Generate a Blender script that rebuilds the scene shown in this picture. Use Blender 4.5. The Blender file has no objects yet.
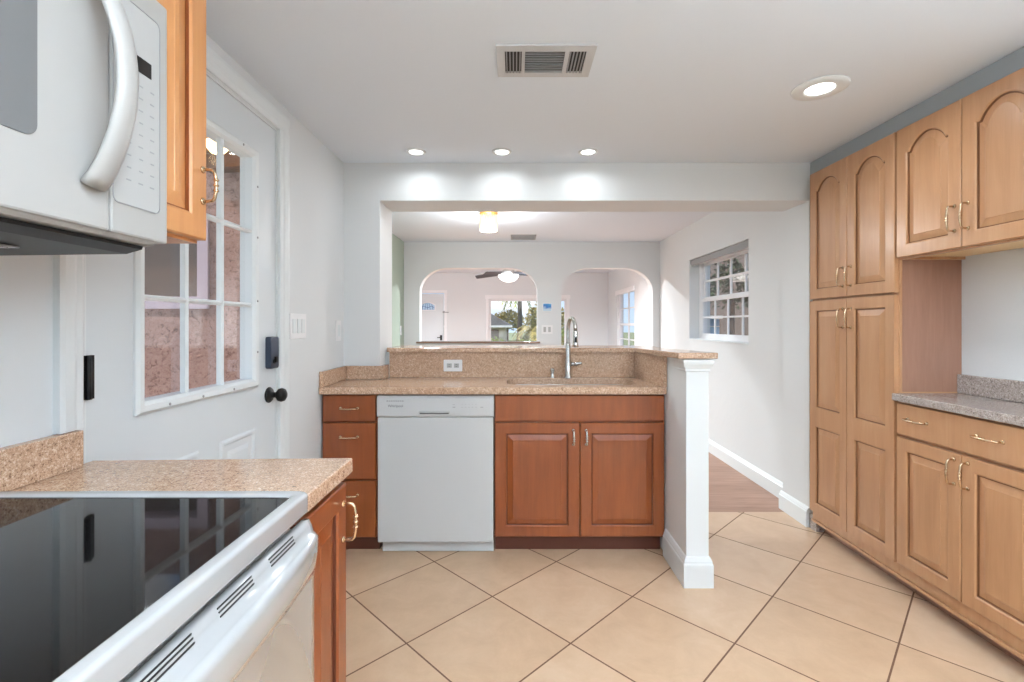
import bpy, bmesh, math, random
from mathutils import Vector, Matrix
random.seed(7)
sc = bpy.context.scene
col = sc.collection
PI = math.pi

# ------------------------------------------------------------------ camera
H = 1.21
cam_d = bpy.data.cameras.new('camera'); cam = bpy.data.objects.new('camera', cam_d); col.objects.link(cam)
cam.location = (0, 0, H); cam.rotation_euler = (PI/2, 0, 0)
cam_d.sensor_width = 36; cam_d.lens = 36*477/1024
cam_d.shift_x = -3/1024; cam_d.shift_y = -17/1024
cam_d.clip_start = 0.02; cam_d.clip_end = 500
sc.camera = cam

# ------------------------------------------------------------------ world, sun, exposure
w = bpy.data.worlds.new('world'); sc.world = w; w.use_nodes = True
nt = w.node_tree; bg = nt.nodes['Background']
tcw = nt.nodes.new('ShaderNodeTexCoord'); sxw = nt.nodes.new('ShaderNodeSeparateXYZ'); nt.links.new(tcw.outputs['Generated'], sxw.inputs[0])
nzw = nt.nodes.new('ShaderNodeTexNoise'); nzw.inputs['Scale'].default_value = 5; nzw.inputs['Detail'].default_value = 6; nt.links.new(tcw.outputs['Generated'], nzw.inputs['Vector'])
rw = nt.nodes.new('ShaderNodeValToRGB'); e_ = rw.color_ramp.elements
e_[0].position = 0; e_[0].color = (.62, .80, 1, 1); e_[1].position = .6; e_[1].color = (.22, .44, .92, 1); nt.links.new(sxw.outputs[2], rw.inputs[0])
rc = nt.nodes.new('ShaderNodeValToRGB'); rc.color_ramp.elements[0].position = .48; rc.color_ramp.elements[1].position = .62; nt.links.new(nzw.outputs[0], rc.inputs[0])
mw_ = nt.nodes.new('ShaderNodeMix'); mw_.data_type = 'RGBA'; nt.links.new(rc.outputs[0], mw_.inputs[0]); nt.links.new(rw.outputs[0], mw_.inputs[6]); mw_.inputs[7].default_value = (.95, .97, 1, 1)
nt.links.new(mw_.outputs[2], bg.inputs[0]); bg.inputs[1].default_value = 1.1
sun_d = bpy.data.lights.new('sun', 'SUN'); sun_d.energy = 4.0; sun_d.angle = 0.01; sun_d.color = (1, .95, .88)
sun = bpy.data.objects.new('sun', sun_d); col.objects.link(sun)
sun.rotation_euler = (math.radians(38), 0, math.radians(-62)); sun.location = (-5, -8, 12)
vs = sc.view_settings
vs.view_transform = 'Standard'; vs.look = 'None'; vs.gamma = 1; vs.use_curve_mapping = False
vs.exposure = 0.1
LAMP = 1.0

# ------------------------------------------------------------------ materials
def lin(c):
    c = c/255
    return c/12.92 if c <= .04045 else ((c+.055)/1.055)**2.4
def rgb(r, g, b): return (lin(r), lin(g), lin(b), 1)
def mat(name, color, rough=.5, metal=0, spec=.5, coat=0):
    m = bpy.data.materials.new(name); m.use_nodes = True
    b = m.node_tree.nodes['Principled BSDF']
    b.inputs['Base Color'].default_value = color
    b.inputs['Roughness'].default_value = rough; b.inputs['Metallic'].default_value = metal
    b.inputs['Specular IOR Level'].default_value = spec
    b.inputs['Coat Weight'].default_value = coat
    return m
def N(m, t, **k):
    n = m.node_tree.nodes.new(t)
    for a, v in k.items(): setattr(n, a, v)
    return n
def L(m, a, b): m.node_tree.links.new(a, b)
def bsdf(m): return m.node_tree.nodes['Principled BSDF']
def coords(m, scale=(1, 1, 1), kind='Object', rot=(0, 0, 0), loc=(0, 0, 0)):
    tc = N(m, 'ShaderNodeTexCoord'); mp = N(m, 'ShaderNodeMapping')
    mp.inputs['Scale'].default_value = scale; mp.inputs['Rotation'].default_value = rot; mp.inputs['Location'].default_value = loc
    L(m, tc.outputs[kind], mp.inputs['Vector']); return mp.outputs[0]
def noise(m, vec, scale, detail=3, rough=.5, dist=0):
    n = N(m, 'ShaderNodeTexNoise'); n.inputs['Scale'].default_value = scale; n.inputs['Detail'].default_value = detail
    n.inputs['Roughness'].default_value = rough; n.inputs['Distortion'].default_value = dist
    L(m, vec, n.inputs['Vector']); return n
def ramp(m, fac, stops):
    r = N(m, 'ShaderNodeValToRGB'); e = r.color_ramp.elements
    while len(e) < len(stops): e.new(.5)
    for i, (p, c) in enumerate(stops): e[i].position = p; e[i].color = c
    L(m, fac, r.inputs[0]); return r.outputs[0]
def bump(m, h, strength, dist=.002):
    b = N(m, 'ShaderNodeBump'); b.inputs['Strength'].default_value = strength; b.inputs['Distance'].default_value = dist
    L(m, h, b.inputs['Height']); L(m, b.outputs[0], bsdf(m).inputs['Normal'])

def paint(name, c, rough=.6, bs=.25, sc_=60, sp=.3):
    m = mat(name, c, rough, spec=sp); v = coords(m)
    n = noise(m, v, sc_, 4, .6); bump(m, n.outputs[0], bs, .002); return m
M_wall = paint('wall_paint', rgb(222, 225, 227), .6, .25, 45)
M_rough = paint('textured_wall_paint', rgb(222, 225, 227), .55, .9, 14)
M_green = paint('sage_wall_paint', rgb(168, 182, 168), .6, .2, 45)
M_ceil = paint('ceiling_paint', rgb(226, 234, 243), .8, .25, 30)
M_trim = mat('trim_paint', rgb(226, 231, 233), .35)
M_doorp = mat('door_paint', rgb(216, 222, 226), .35)
M_vinyl = mat('white_vinyl', rgb(238, 238, 240), .4)
M_white = mat('white_enamel', rgb(198, 200, 201), .22, coat=.3)
M_gloss = mat('glossy_white_enamel', rgb(166, 167, 168), .1, coat=1)
bsdf(M_gloss).inputs['Coat Roughness'].default_value = .03
M_micro = mat('microwave_plastic', rgb(168, 167, 165), .3)
M_panelw = mat('panel_plastic', rgb(177, 178, 178), .35)
M_grey = mat('grey_plastic', rgb(150, 152, 154), .4)
M_black = mat('black_metal', rgb(14, 14, 15), .45, spec=.3)
M_dark = mat('dark_slot', rgb(14, 14, 14), .6)
M_chrome = mat('brushed_nickel', rgb(200, 200, 198), .25, 1)
M_brass = mat('antique_pull_metal', rgb(205, 180, 150), .25, 1)
M_steel = mat('steel', rgb(190, 190, 190), .3, 1)
M_keypad = mat('slate_blue_metal', rgb(48, 58, 76), .35, .2)
M_mwwin = mat('microwave_window', rgb(104, 105, 106), .35)
M_filler = mat('grey_filler_board', rgb(160, 166, 170), .7)
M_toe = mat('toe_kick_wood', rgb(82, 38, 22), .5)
M_ground = None

def wood(name, c1, c2, c3, rough=.32, s=1.0):
    m = mat(name, c1, rough, spec=.5, coat=.25)
    bsdf(m).inputs['Coat Roughness'].default_value = .2
    v = coords(m, (9*s, 9*s, .9*s)); n1 = noise(m, v, 2.2, 6, .62, .6)
    v2 = coords(m, (1.3, 1.3, .8)); n2 = noise(m, v2, 3, 3, .5, .3)
    v3 = coords(m, (120, 120, 3)); n3 = noise(m, v3, 2, 2, .5)
    a = N(m, 'ShaderNodeMath', operation='MULTIPLY_ADD'); a.inputs[1].default_value = .55
    L(m, n1.outputs[0], a.inputs[0])
    b = N(m, 'ShaderNodeMath', operation='MULTIPLY'); b.inputs[1].default_value = .33; L(m, n2.outputs[0], b.inputs[0]); L(m, b.outputs[0], a.inputs[2])
    c = N(m, 'ShaderNodeMath', operation='MULTIPLY_ADD'); c.inputs[1].default_value = .12; L(m, n3.outputs[0], c.inputs[0]); L(m, a.outputs[0], c.inputs[2])
    L(m, ramp(m, c.outputs[0], [(.30, c3), (.5, c1), (.70, c2)]), bsdf(m).inputs['Base Color'])
    return m
M_maple = wood('honey_maple', rgb(180, 134, 96), rgb(190, 148, 112), rgb(164, 118, 82))
M_maple_shade = wood('maple_shaded', rgb(128, 64, 26), rgb(142, 77, 35), rgb(110, 51, 18))  # cabinet maple again, darker: shade on the low units put into the colour
M_maple_lit = wood('maple_lit', rgb(200, 140, 86), rgb(210, 154, 102), rgb(184, 122, 70))  # cabinet maple again, lighter: stronger light put into the colour
M_lam = wood('laminate_side', rgb(146, 106, 86), rgb(156, 116, 95), rgb(136, 98, 78), .45, 2)
GLAZE = {'honey_maple': mat('brown_glaze', rgb(118, 76, 46), .5), 'maple_shaded': mat('dark_brown_glaze', rgb(84, 36, 16), .5), 'maple_lit': mat('orange_brown_glaze', rgb(128, 64, 18), .5)}
M_under = mat('cabinet_underside', rgb(226, 196, 150), .5)

def granite(name, base, light, dark, s=1):
    m = mat(name, base, .14, spec=.5)
    v = coords(m); n = noise(m, v, 85*s, 6, .9); n2 = noise(m, v, 260*s, 3, .8)
    mx = N(m, 'ShaderNodeMath', operation='ADD'); L(m, n.outputs[0], mx.inputs[0]); L(m, n2.outputs[0], mx.inputs[1])
    hf = N(m, 'ShaderNodeMath', operation='MULTIPLY'); hf.inputs[1].default_value = .5; L(m, mx.outputs[0], hf.inputs[0])
    L(m, ramp(m, hf.outputs[0], [(.42, dark), (.475, base), (.525, base), (.58, light)]), bsdf(m).inputs['Base Color'])
    return m
M_gran = granite('tan_granite', rgb(188, 154, 128), rgb(224, 204, 184), rgb(104, 76, 58))
M_gran_g = granite('grey_granite', rgb(166, 154, 148), rgb(210, 202, 196), rgb(92, 82, 80))
M_gran_d = granite('brown_granite', rgb(140, 112, 96), rgb(180, 152, 134), rgb(80, 60, 50))

# floor tile: 45 degree grid
M_tile = mat('beige_floor_tile', rgb(205, 176, 150), .42)
def tile_mat(m):
    e = .4398; X0, Y0 = -.1003, 2.118
    tc = N(m, 'ShaderNodeTexCoord'); sp = N(m, 'ShaderNodeSeparateXYZ'); L(m, tc.outputs['Object'], sp.inputs[0])
    def mth(op, a, b=None, c=None):
        n = N(m, 'ShaderNodeMath', operation=op)
        for i, q in enumerate((a, b, c)):
            if q is None: continue
            if isinstance(q, (int, float)): n.inputs[i].default_value = q
            else: L(m, q, n.inputs[i])
        return n.outputs[0]
    xs = mth('SUBTRACT', sp.outputs[0], X0); ys = mth('SUBTRACT', sp.outputs[1], Y0)
    k = 1/(math.sqrt(2)*e)
    u = mth('MULTIPLY', mth('ADD', xs, ys), k); v = mth('MULTIPLY', mth('SUBTRACT', xs, ys), k)
    def dist(t): return mth('ABSOLUTE', mth('SUBTRACT', mth('FRACT', mth('ADD', t, .5)), .5))
    d = mth('MINIMUM', dist(u), dist(v))
    gr = mth('LESS_THAN', d, .0072)
    cid = N(m, 'ShaderNodeCombineXYZ'); L(m, mth('FLOOR', u), cid.inputs[0]); L(m, mth('FLOOR', v), cid.inputs[1])
    wn = N(m, 'ShaderNodeTexWhiteNoise'); wn.noise_dimensions = '3D'; L(m, cid.outputs[0], wn.inputs[0])
    nn = noise(m, tc.outputs['Object'], 7, 6, .68, .4)
    mix = mth('ADD', mth('MULTIPLY', nn.outputs[0], .7), mth('MULTIPLY', wn.outputs[0], .3))
    base = ramp(m, mix, [(.28, rgb(194, 162, 132)), (.5, rgb(205, 174, 144)), (.72, rgb(214, 186, 158))])
    mx = N(m, 'ShaderNodeMix', data_type='RGBA'); L(m, gr, mx.inputs[0]); L(m, base, mx.inputs[6]); mx.inputs[7].default_value = rgb(112, 80, 60)
    L(m, mx.outputs[2], bsdf(m).inputs['Base Color'])
    L(m, mth('ADD', mth('MULTIPLY', gr, .4), .3), bsdf(m).inputs['Roughness'])
    bump(m, mth('ADD', mth('MULTIPLY', gr, -1), mth('MULTIPLY', nn.outputs[0], .12)), .5, .002)
tile_mat(M_tile)
M_plank = mat('wood_plank_floor', rgb(170, 120, 92), .35)
def plank_mat(m, c1, c2, c3):
    v = coords(m, (1, 1, 1)); br = N(m, 'ShaderNodeTexBrick'); L(m, v, br.inputs['Vector'])
    br.inputs['Scale'].default_value = 1; br.inputs['Brick Width'].default_value = 1.2; br.inputs['Row Height'].default_value = .15
    br.inputs['Mortar Size'].default_value = .0015; br.inputs['Color1'].default_value = (.3, .3, .3, 1); br.inputs['Color2'].default_value = (.7, .7, .7, 1); br.inputs['Mortar'].default_value = (0, 0, 0, 1)
    n = noise(m, coords(m, (1.2, 16, 1)), 3, 5, .6, .5)
    a = N(m, 'ShaderNodeMath', operation='MULTIPLY'); a.inputs[1].default_value = .3; L(m, br.outputs[0], a.inputs[0])
    b = N(m, 'ShaderNodeMath', operation='MULTIPLY_ADD'); b.inputs[1].default_value = .7; L(m, n.outputs[0], b.inputs[0]); L(m, a.outputs[0], b.inputs[2])
    L(m, ramp(m, b.outputs[0], [(.3, c3), (.5, c1), (.68, c2)]), bsdf(m).inputs['Base Color'])
plank_mat(M_plank, rgb(156, 116, 94), rgb(172, 134, 112), rgb(132, 92, 72))

def glass_mat(name, tint=(1, 1, 1, 1), mixf=.08):
    m = bpy.data.materials.new(name); m.use_nodes = True; n = m.node_tree; n.nodes.clear()
    o = n.nodes.new('ShaderNodeOutputMaterial'); mx = n.nodes.new('ShaderNodeMixShader')
    t = n.nodes.new('ShaderNodeBsdfTransparent'); g = n.nodes.new('ShaderNodeBsdfGlossy'); g.inputs['Roughness'].default_value = .02
    t.inputs[0].default_value = tint
    lw = n.nodes.new('ShaderNodeLayerWeight'); lw.inputs[0].default_value = .35
    mu = n.nodes.new('ShaderNodeMath'); mu.operation = 'MULTIPLY_ADD'; mu.inputs[1].default_value = .12; mu.inputs[2].default_value = mixf*.4
    n.links.new(lw.outputs['Fresnel'], mu.inputs[0]); n.links.new(mu.outputs[0], mx.inputs[0])
    n.links.new(t.outputs[0], mx.inputs[1]); n.links.new(g.outputs[0], mx.inputs[2]); n.links.new(mx.outputs[0], o.inputs[0]); return m
M_glass = glass_mat('window_glass')
M_screen = glass_mat('insect_screen_glass', (.8, .8, .82, 1))
def emis(name, c, s):
    m = mat(name, c, .5); bsdf(m).inputs['Emission Color'].default_value = c; bsdf(m).inputs['Emission Strength'].default_value = s; return m
M_lens = emis('lamp_lens', (1, .98, .95, 1), 6)
M_globe = emis('frosted_lamp_glass', (1, .98, .95, 1), 2)
M_bulb = emis('warm_bulb', (1, .72, .38, 1), 6)
M_crystal = emis('crystal', (1, .88, .66, 1), .35); bsdf(M_crystal).inputs['Roughness'].default_value = .1
M_cook = mat('black_ceramic_glass', rgb(10, 10, 11), .04, spec=.2)
def cook(m):
    # faint grey burner rings printed on the glass
    tc = N(m, 'ShaderNodeTexCoord'); prev = None
    for (cx, cy, r) in ((-.20, .57, .115), (-.20, .22, .085), (-.45, .57, .085), (-.45, .22, .115)):
        vm = N(m, 'ShaderNodeVectorMath', operation='DISTANCE'); L(m, tc.outputs['Object'], vm.inputs[0]); vm.inputs[1].default_value = (cx, cy, .887)
        c = N(m, 'ShaderNodeMath', operation='COMPARE'); L(m, vm.outputs['Value'], c.inputs[0]); c.inputs[1].default_value = r; c.inputs[2].default_value = .0016
        if prev is None: prev = c.outputs[0]
        else:
            a = N(m, 'ShaderNodeMath', operation='MAXIMUM'); L(m, prev, a.inputs[0]); L(m, c.outputs[0], a.inputs[1]); prev = a.outputs[0]
    mx = N(m, 'ShaderNodeMix', data_type='RGBA'); L(m, prev, mx.inputs[0]); mx.inputs[6].default_value = rgb(12, 12, 13); mx.inputs[7].default_value = rgb(58, 58, 60)
    L(m, mx.outputs[2], bsdf(m).inputs['Base Color'])
cook(M_cook)
M_stucco = mat('pink_stucco', rgb(214, 178, 168), .9)
def stucco(m):
    v = coords(m); n = noise(m, v, 26, 5, .65, 1.6); n2 = noise(m, v, 40, 3)
    L(m, ramp(m, n.outputs[0], [(.35, rgb(112, 80, 73)), (.46, rgb(164, 130, 121)), (.65, rgb(175, 143, 134))]), bsdf(m).inputs['Base Color'])
    bump(m, n.outputs[0], 1, .02)
stucco(M_stucco)
M_lav = mat('lilac_window_paint', rgb(186, 172, 184), .5)
M_eave = mat('brown_timber', rgb(110, 78, 54), .7)
M_darkwin = mat('dark_window_pane', rgb(104, 86, 74), .3)
M_roof = mat('grey_shingle', rgb(120, 116, 118), .8)
M_house = mat('house_siding', rgb(196, 184, 170), .8)
M_fascia = mat('white_fascia', rgb(235, 235, 235), .6)
M_bark = mat('bark', rgb(92, 76, 62), .9)
def leafm(name, a, b):
    m = mat(name, a, .6); n = noise(m, coords(m), 3, 3)
    L(m, ramp(m, n.outputs[0], [(.4, a), (.6, b)]), bsdf(m).inputs['Base Color']); return m
M_leaf = leafm('green_leaves', rgb(116, 140, 56), rgb(180, 190, 96))
M_leaf2 = leafm('olive_leaves', rgb(130, 122, 66), rgb(196, 176, 104))
M_lawn = leafm('lawn_grass', rgb(110, 126, 70), rgb(140, 146, 92))
M_fence = wood('weathered_fence', rgb(128, 112, 100), rgb(146, 130, 118), rgb(104, 90, 80), .8)
M_blue_refl = mat('pale_blue_reflection', rgb(150, 190, 225), .5)
M_sea = mat('blue_picture_print', rgb(60, 140, 200), .4)
def sea(m):
    v = coords(m); sp = N(m, 'ShaderNodeSeparateXYZ'); n = noise(m, v, 22, 4)
    L(m, v, sp.inputs[0])
    a = N(m, 'ShaderNodeMath', operation='MULTIPLY_ADD'); a.inputs[1].default_value = 9; L(m, sp.outputs[2], a.inputs[0]); L(m, n.outputs[0], a.inputs[2])
    L(m, ramp(m, a.outputs[0], [(.3, rgb(200, 225, 240)), (.6, rgb(30, 110, 190)), (.9, rgb(90, 170, 220)), (1, rgb(150, 200, 235))]), bsdf(m).inputs['Base Color'])
sea(M_sea)

# ------------------------------------------------------------------ builders
ORG = {}
class MB:
    def __init__(s): s.bm = bmesh.new()
    def box(s, x0, x1, y0, y1, z0, z1):
        v = [s.bm.verts.new(p) for p in ((x0,y0,z0),(x1,y0,z0),(x1,y1,z0),(x0,y1,z0),(x0,y0,z1),(x1,y0,z1),(x1,y1,z1),(x0,y1,z1))]
        for f in ((0,3,2,1),(4,5,6,7),(0,1,5,4),(1,2,6,5),(2,3,7,6),(3,0,4,7)): s.bm.faces.new([v[i] for i in f])
        return s
    def loops(s, lps, cap0=True, cap1=True, closed=False):
        vs = [[s.bm.verts.new(p) for p in l] for l in lps]; n = len(vs[0])
        rng = range(len(vs)) if closed else range(len(vs)-1)
        for i in rng:
            a, b = vs[i], vs[(i+1) % len(vs)]
            for j in range(n):
                k = (j+1) % n
                s.bm.faces.new((a[j], a[k], b[k], b[j]))
        if not closed:
            if cap0: s.bm.faces.new(vs[0][::-1])
            if cap1: s.bm.faces.new(vs[-1])
        return s
    def prism(s, axis, pts, a0, a1, holes=()):
        """pts 2D polygon extruded along axis ('x': pts=(y,z), 'y': (x,z), 'z': (x,y))"""
        def P(p, a):
            return {'x': (a, p[0], p[1]), 'y': (p[0], a, p[1]), 'z': (p[0], p[1], a)}[axis]
        if not holes: return s.loops([[P(p, a0) for p in pts], [P(p, a1) for p in pts]])
        rings = [list(pts)] + [list(h) for h in holes]
        sides = []
        for a in (a0, a1):
            es = []; rv = []
            for r in rings:
                vv = [s.bm.verts.new(P(p, a)) for p in r]; rv.append(vv)
                es += [s.bm.edges.new((vv[i], vv[(i+1) % len(vv)])) for i in range(len(vv))]
            bmesh.ops.triangle_fill(s.bm, use_beauty=True, use_dissolve=False, edges=es)
            sides.append(rv)
        for ra, rb in zip(*sides):
            n = len(ra)
            for i in range(n): s.bm.faces.new((ra[i], ra[(i+1) % n], rb[(i+1) % n], rb[i]))
        return s
    def tube(s, pts, r, seg=10, closed=False, sq=None):
        pts = [Vector(p) for p in pts]; lps = []; n = len(pts)
        rr = r if isinstance(r, (list, tuple)) else [r]*n
        up = None
        for i in range(n):
            if closed: t = pts[(i+1) % n]-pts[i-1]
            else: t = pts[min(i+1, n-1)]-pts[max(i-1, 0)]
            t.normalize()
            if up is None:
                up = Vector((0, 0, 1)) if abs(t.z) < .9 else Vector((0, 1, 0))
                if sq: up = Vector(sq[2])
            u = (up - t*up.dot(t)).normalized(); up = u; b = t.cross(u)
            ku, kb = (sq[0], sq[1]) if sq else (1, 1)
            lps.append([pts[i]+u*math.cos(2*PI*j/seg)*rr[i]*ku+b*math.sin(2*PI*j/seg)*rr[i]*kb for j in range(seg)])
        return s.loops(lps, closed=closed)
    def lathe(s, prof, c, axis='z', seg=24):
        c = Vector(c); lps = []
        for r, h in prof:
            l = []
            for j in range(seg):
                a = 2*PI*j/seg; u, v = r*math.cos(a), r*math.sin(a)
                l.append(c+Vector({'z': (u, v, h), 'x': (h, u, v), 'y': (u, h, v)}[axis]))
            lps.append(l)
        return s.loops(lps)
    def panel(s, W, Hh, T, f, fw=.055, arch=0, ch=.003, v0=0, raised=True):
        """framed raised-panel door; f maps (u, v, w) to the world"""
        K = 18
        def loop(i, w_, A=0, sh=0):
            pts = [f(i, v0+i, w_), f(W-i, v0+i, w_)]
            for k in range(K+1):
                u = (W-i)-(W-2*i)*k/K; t = abs(2*k/K-1)
                q = math.cos(PI/2*min(1, t/.86))**.62 if t < .86 else 0
                pts.append(f(u, v0+Hh-i-A*(1-q), w_))
            return pts
        ls = [loop(0, 0), loop(0, T-ch), loop(ch, T), loop(fw, T, arch), loop(fw+.005, T-.004, arch), loop(fw+.006, T-.010, arch), loop(fw+.010, T-.010, arch), loop(fw+.036, T-.004, arch), loop(fw+.038, T-.0025, arch)]
        if not raised: ls = [loop(0, 0), loop(0, T-ch), loop(ch, T)]
        if raised:                       # stained glaze lying in the groove
            n0 = len(s.bm.faces); s.loops(ls); s.bm.faces.ensure_lookup_table(); n_ = len(ls[0])
            for i_ in list(range(n0+4*n_, n0+6*n_)): s.bm.faces[i_].material_index = 1
            s.glaze = True; return s
        return s.loops(ls)
    def slab(s, W, Hh, T, f, ch=.004, v0=0): return s.panel(W, Hh, T, f, ch=ch, v0=v0, raised=False)
    def build(s, name, m, parent=None, smooth=False, bevel=0, loc=(0, 0, 0)):
        me = bpy.data.meshes.new(name)
        bmesh.ops.recalc_face_normals(s.bm, faces=s.bm.faces)
        org = Vector(ORG[parent.name]) if parent else Vector(loc)
        for v in s.bm.verts: v.co -= org
        s.bm.to_mesh(me); s.bm.free()
        o = bpy.data.objects.new(name, me); col.objects.link(o)
        if parent: o.parent = parent
        else: o.location = org
        ORG[o.name] = org
        me.materials.append(m)
        if getattr(s, 'glaze', False): me.materials.append(GLAZE[m.name])
        if smooth:
            for p in me.polygons: p.use_smooth = True
        if bevel:
            b = o.modifiers.new('bevel', 'BEVEL'); b.width = bevel; b.segments = 2; b.limit_method = 'ANGLE'; b.angle_limit = math.radians(50)
        return o
def _parts(s, name, m, parent=None, **k):
    s.bm.verts.index_update(); seen = set(); out = []
    for v in list(s.bm.verts):
        if v in seen: continue
        st = [v]; comp = []; seen.add(v)
        while st:
            q = st.pop(); comp.append(q)
            for e in q.link_edges:
                r = e.other_vert(q)
                if r not in seen: seen.add(r); st.append(r)
        nb_ = MB(); mp = {q: nb_.bm.verts.new(q.co) for q in comp}
        for f_ in {f for q in comp for f in q.link_faces}: nb_.bm.faces.new([mp[q] for q in f_.verts])
        out.append(nb_.build(name, m, parent, **k))
    s.bm.free(); return out
MB.parts = _parts
def tag(o, label=None, cat=None, group=None, kind=None):
    if label: o['label'] = label
    if cat: o['category'] = cat
    if group: o['group'] = group
    if kind: o['kind'] = kind
    return o
def thing(name, label, cat, loc, group=None):
    o = bpy.data.objects.new(name, None); col.objects.link(o); o.location = loc; o.empty_display_size = .1
    ORG[o.name] = Vector(loc); return tag(o, label, cat, group)
def sroot(name, loc):
    o = bpy.data.objects.new(name, None); col.objects.link(o); o.location = loc; ORG[o.name] = Vector(loc); o['kind'] = 'structure'; return o
def struct(name, mb, m, **k):
    o = mb.build(name, m, **k)
    if not o.parent: o['kind'] = 'structure'
    return o
def dup(r, loc):
    c = r.copy(); col.objects.link(c); c.location = loc
    for ch in list(r.children):
        d = ch.copy(); col.objects.link(d); d.parent = c
        for g in list(ch.children):
            e = g.copy(); col.objects.link(e); e.parent = d
    return c
def text(name, body, size, m, parent, matrix, depth=.0003):
    cu = bpy.data.curves.new(name, 'FONT'); cu.body = body; cu.size = size; cu.extrude = depth; cu.align_x = 'CENTER'; cu.align_y = 'CENTER'
    t = bpy.data.objects.new('tmp', cu); col.objects.link(t)
    dg = bpy.context.evaluated_depsgraph_get(); me = bpy.data.meshes.new_from_object(t.evaluated_get(dg))
    bpy.data.objects.remove(t); bpy.data.curves.remove(cu)
    me.transform(Matrix.Translation(-Vector(ORG[parent.name])) @ matrix)
    me.materials.clear(); me.materials.append(m); me.name = name
    o = bpy.data.objects.new(name, me); col.objects.link(o); o.parent = parent; ORG[o.name] = ORG[parent.name]; return o
def rrect(x0, x1, y0, y1, r, n=6):
    out = []
    for cx, cy, a0 in ((x1-r, y0+r, -PI/2), (x1-r, y1-r, 0), (x0+r, y1-r, PI/2), (x0+r, y0+r, PI)):
        for k in range(n+1):
            a = a0+PI/2*k/n; out.append((cx+r*math.cos(a), cy+r*math.sin(a)))
    return out
def frame_y(mb, x0, x1, z0, z1, wd, y0, y1):      # rectangular ring in the xz plane
    mb.box(x0, x1, y0, y1, z0, z0+wd); mb.box(x0, x1, y0, y1, z1-wd, z1); mb.box(x0, x0+wd, y0, y1, z0+wd, z1-wd); mb.box(x1-wd, x1, y0, y1, z0+wd, z1-wd)
def frame_x(mb, y0, y1, z0, z1, wd, x0, x1):
    mb.box(x0, x1, y0, y1, z0, z0+wd); mb.box(x0, x1, y0, y1, z1-wd, z1); mb.box(x0, x1, y0, y0+wd, z0+wd, z1-wd); mb.box(x0, x1, y1-wd, y1, z0+wd, z1-wd)
def pull(f, parent, m, length=.096, vertical=True, name='handle', r=.0038):
    """arched cabinet pull with a ringed middle; f(u along, w out)"""
    h = length/2
    mb = MB()
    prof = [(-h, 0), (-h, .014), (-h+.001, .022), (-h+.007, .027), (-h*.4, .030), (0, .0305), (h*.4, .030), (h-.007, .027), (h-.001, .022), (h, .014), (h, 0)]
    mb.tube([f(u, w_) for u, w_ in prof], r, 8)
    for e in (-h, h): mb.tube([f(e, .0), f(e, .003)], [.0085, .0065], 10)
    for e in (-.012, 0, .012):
        mb.tube([f(e-.003, .0303), f(e-.001, .0303), f(e+.001, .0303), f(e+.003, .0303)], [r*1.05, r*1.6, r*1.6, r*1.05], 10)
    return mb.build(name, m, parent, smooth=True)

# ------------------------------------------------------------------ big dimensions
XL, XR, ZC = -1.02, 2.01, 2.17      # kitchen left wall, right wall, ceiling
YH0, YH1, ZH = 2.84, 3.12, 1.945    # header wall
XS = 1.752                           # stub wall face
XD, ZD, YD = 1.85, 2.26, 6.10        # dining right wall, ceiling, arch wall
XDL = -1.42
YLV, ZLV, XLR, XLL = 12.0, 2.5, 2.34, -3.4
YB = -2.6

# ---- shell
struct('floor', MB().box(XL-.12, XR+.12, YB, 3.07, -.1, 0), M_tile)
struct('floor_dining', MB().box(-3.5, 2.5, 3.07, YLV+.1, -.1, -.0), M_plank)
struct('ceiling', MB().box(XL-.12, XR+.12, YB, YH0, ZC, ZC+.1), M_ceil)
struct('ceiling_dining', MB().box(XDL-.1, XD+.1, YH1, YD, ZD, ZD+.1), M_ceil)
struct('ceiling_living', MB().box(XLL-.1, XLR+.1, YD+.14, YLV, ZLV, ZLV+.1), M_ceil)
struct('wall_left', MB().prism('x', [(YB,0),(1.13,0),(1.13,2.045),(2.052,2.045),(2.052,0),(YH0,0),(YH0,ZC+.1),(YB,ZC+.1)], XL-.12, XL), M_wall)
struct('wall_right', MB().box(XR, XR+.12, YB, YH0, 0, ZC), M_wall)
struct('wall_back', MB().prism('y', [(XL-.12,0),(-.805,0),(-.805,ZH),(XS,ZH),(XS,0),(XR+.12,0),(XR+.12,ZD+.1),(XL-.12,ZD+.1)], YH0, YH1), M_wall)
struct('wall_rear', MB().prism('y', [(XL-.12,0),(XL-.12,ZC),(XR+.12,ZC),(XR+.12,0),(1.6,0),(1.6,2.03),(-.6,2.03),(-.6,0)], YB-.12, YB), M_wall)
# unseen glazed opening behind the viewer, added to let in fill daylight
dr = sroot('door_fill', (.5, YB-.06, 0))
f = MB(); frame_y(f, -.6, .5, 0.0, 2.03, .06, YB-.09, YB-.03); frame_y(f, .5, 1.6, 0.0, 2.03, .06, YB-.09, YB-.03); f.build('door_frame', M_vinyl, dr)
g = MB(); g.box(-.54, .44, YB-.065, YB-.06, .06, 1.97); g.box(.56, 1.54, YB-.065, YB-.06, .06, 1.97); g.build('glass_pane', M_glass, dr)
struct('wall_dining_left', MB().box(XDL-.1, XDL, YH1, YD, 0, ZD), M_green)
# dining right wall with window opening
WY0, WY1, WZ0, WZ1 = 3.78, 5.06, 1.045, 1.885
struct('wall_dining_right', MB().prism('x', [(YH1,0),(YD,0),(YD,ZD),(YH1,ZD)], XD, XD+.22, holes=[[(WY0,WZ0),(WY1,WZ0),(WY1,WZ1),(WY0,WZ1)]]), M_rough)
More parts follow.
